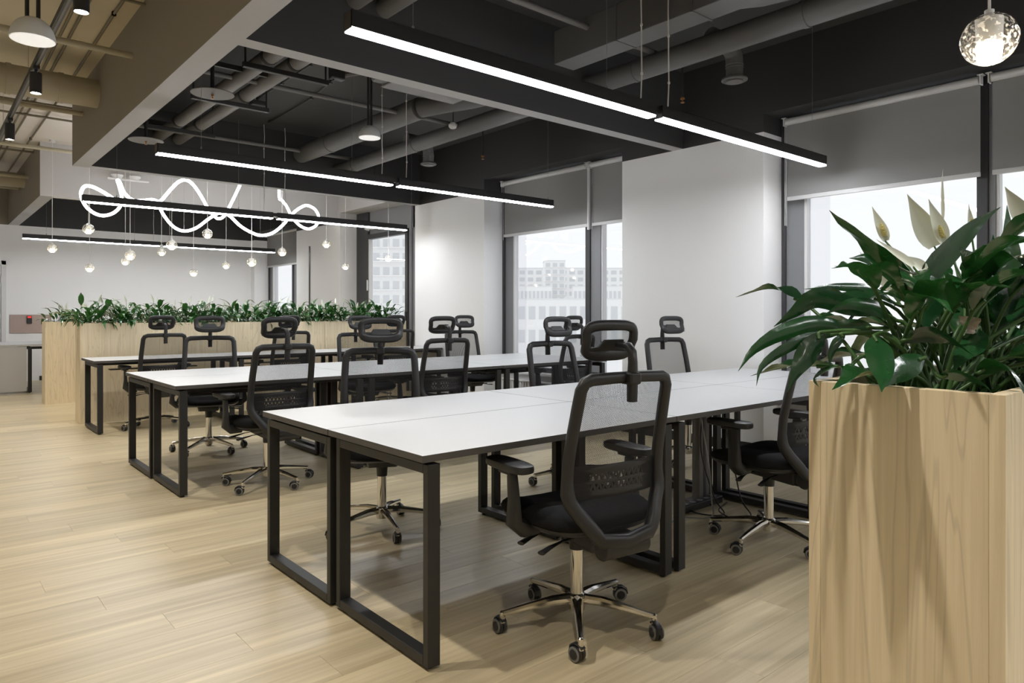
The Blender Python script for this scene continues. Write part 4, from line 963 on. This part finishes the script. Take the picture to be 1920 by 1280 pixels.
# ================================================================== UNDER-DESK BITS
t = empty('cable_riser', (3.90, 2.68, 0)); MB().box((-.055, -.03, 0), (.055, .03, .66)).build('duct', 'pipe_grey', t, False, bevel=.006)
MB().box((-.012, -.034, .0), (.012, -.03, .66)).build('slot', 'frame_dark', t, False); MB().box((-.10, -.07, 0), (.10, .07, .012)).build('foot', 'pipe_grey', t, False); tag(t, 'grey vertical cable riser under the nearest desk row', 'cable riser')
def cable(pts, m, label, r=.0045):
    t = empty('cable', tuple(pts[0])); o0 = Vector(pts[0]); MB().tube(spline([Vector(p)-o0 for p in pts], 6), r, 6).build('cable_run', m, t); tag(t, label, 'cable')
cable([(3.80, 2.60, .60), (3.76, 2.58, .35), (3.78, 2.50, .08), (3.70, 2.38, .012), (3.60, 2.50, .012), (3.70, 2.68, .012), (3.84, 2.55, .012)], 'black_plastic', 'black cable looping on the floor left of the riser')
cable([(3.98, 2.58, .60), (4.01, 2.52, .3), (3.95, 2.42, .06), (3.80, 2.26, .012), (3.66, 2.26, .012), (3.74, 2.44, .012), (3.86, 2.46, .04)], 'black_plastic', 'black cable in a triangle loop before the riser')
cable([(3.74, 2.58, .62), (3.72, 2.50, .3), (3.66, 2.44, .10), (3.60, 2.40, .012), (3.45, 2.50, .012), (3.3, 2.48, .012)], 'wire_steel', 'grey cable hanging beside the riser')
t = empty('power_strip', (3.55, 2.56, 0)); MB().box((0, 0, 0), (.42, .065, .045)).build('strip_body', 'black_plastic', t, False, bevel=.006); m = MB()
for i in range(5): m.lathe([(.001, .045), (.02, .045), (.02, .047), (.001, .047)], (.06+i*.075, .032, 0), 14)
m.build('sockets', 'frame_grey', t); tag(t, 'black power strip on the floor under the nearest desk row', 'power strip')

# ================================================================== OUTSIDE
struct(MB().box((20, -200, -14.2), (700, 700, -14)).build('ground', 'street', None, False), 'pale street level far below the windows', 'ground')
def building(u0, u1, vt, d, label, floors, cols, z0=-14, m='hazed_facade', depth=14, slabs=False, vb=None):
    c = at((u0+u1)/2, vt, d); W = (u1-u0)/FPX*d; ztop = c.z
    t = empty('building', (c.x, c.y, z0)); t.rotation_euler = (0, 0, YAW - pi/2); H = ztop - z0
    MB().box((-W/2, 0, 0), (W/2, depth, H)).build('wall', m, t, False)
    MB().box((-W/2-.2, -.2, H), (W/2+.2, depth+.2, H+.35)).build('roof', 'hazed_facade_grey', t, False)
    fh, nf = floors; cw = W/cols
    wn = MB().box((-cw*.32, -.12, 0), (cw*.32, 0, fh*.55)).mesh('window', 'hazed_glass', False)
    for i in range(nf):
        z = H - fh*(i+.85)
        if z < 0: break
        for j in range(cols): put('window', wn, t, (-W/2 + cw*(j+.5), 0, z))
        if slabs: MB().box((-W/2-.5, -.9, z-.35), (W/2+.5, 0, z-.1)).build('balcony', m, t, False)
    return tag(t, label, 'building')
building(940, 1190, 503, 340, 'long pale apartment building behind the tower', (3.4, 6), 16)
building(1021, 1060, 489, 315, 'pale tower with balconies seen through the middle window', (3.1, 7), 3, slabs=True)
building(930, 1035, 537, 300, 'pale low block with tall windows left of the tower', (6.5, 2), 14, depth=8)
building(1075, 1190, 537, 298, 'pale low block with tall windows right of the tower', (6.5, 2), 14, depth=8)
building(930, 1200, 561, 240, 'wide pale hall in front of the tower', (8, 2), 14, m='hazed_facade')
building(660, 770, 440, 170, 'pale apartment block seen through the balcony door', (3.4, 9), 6, slabs=True)
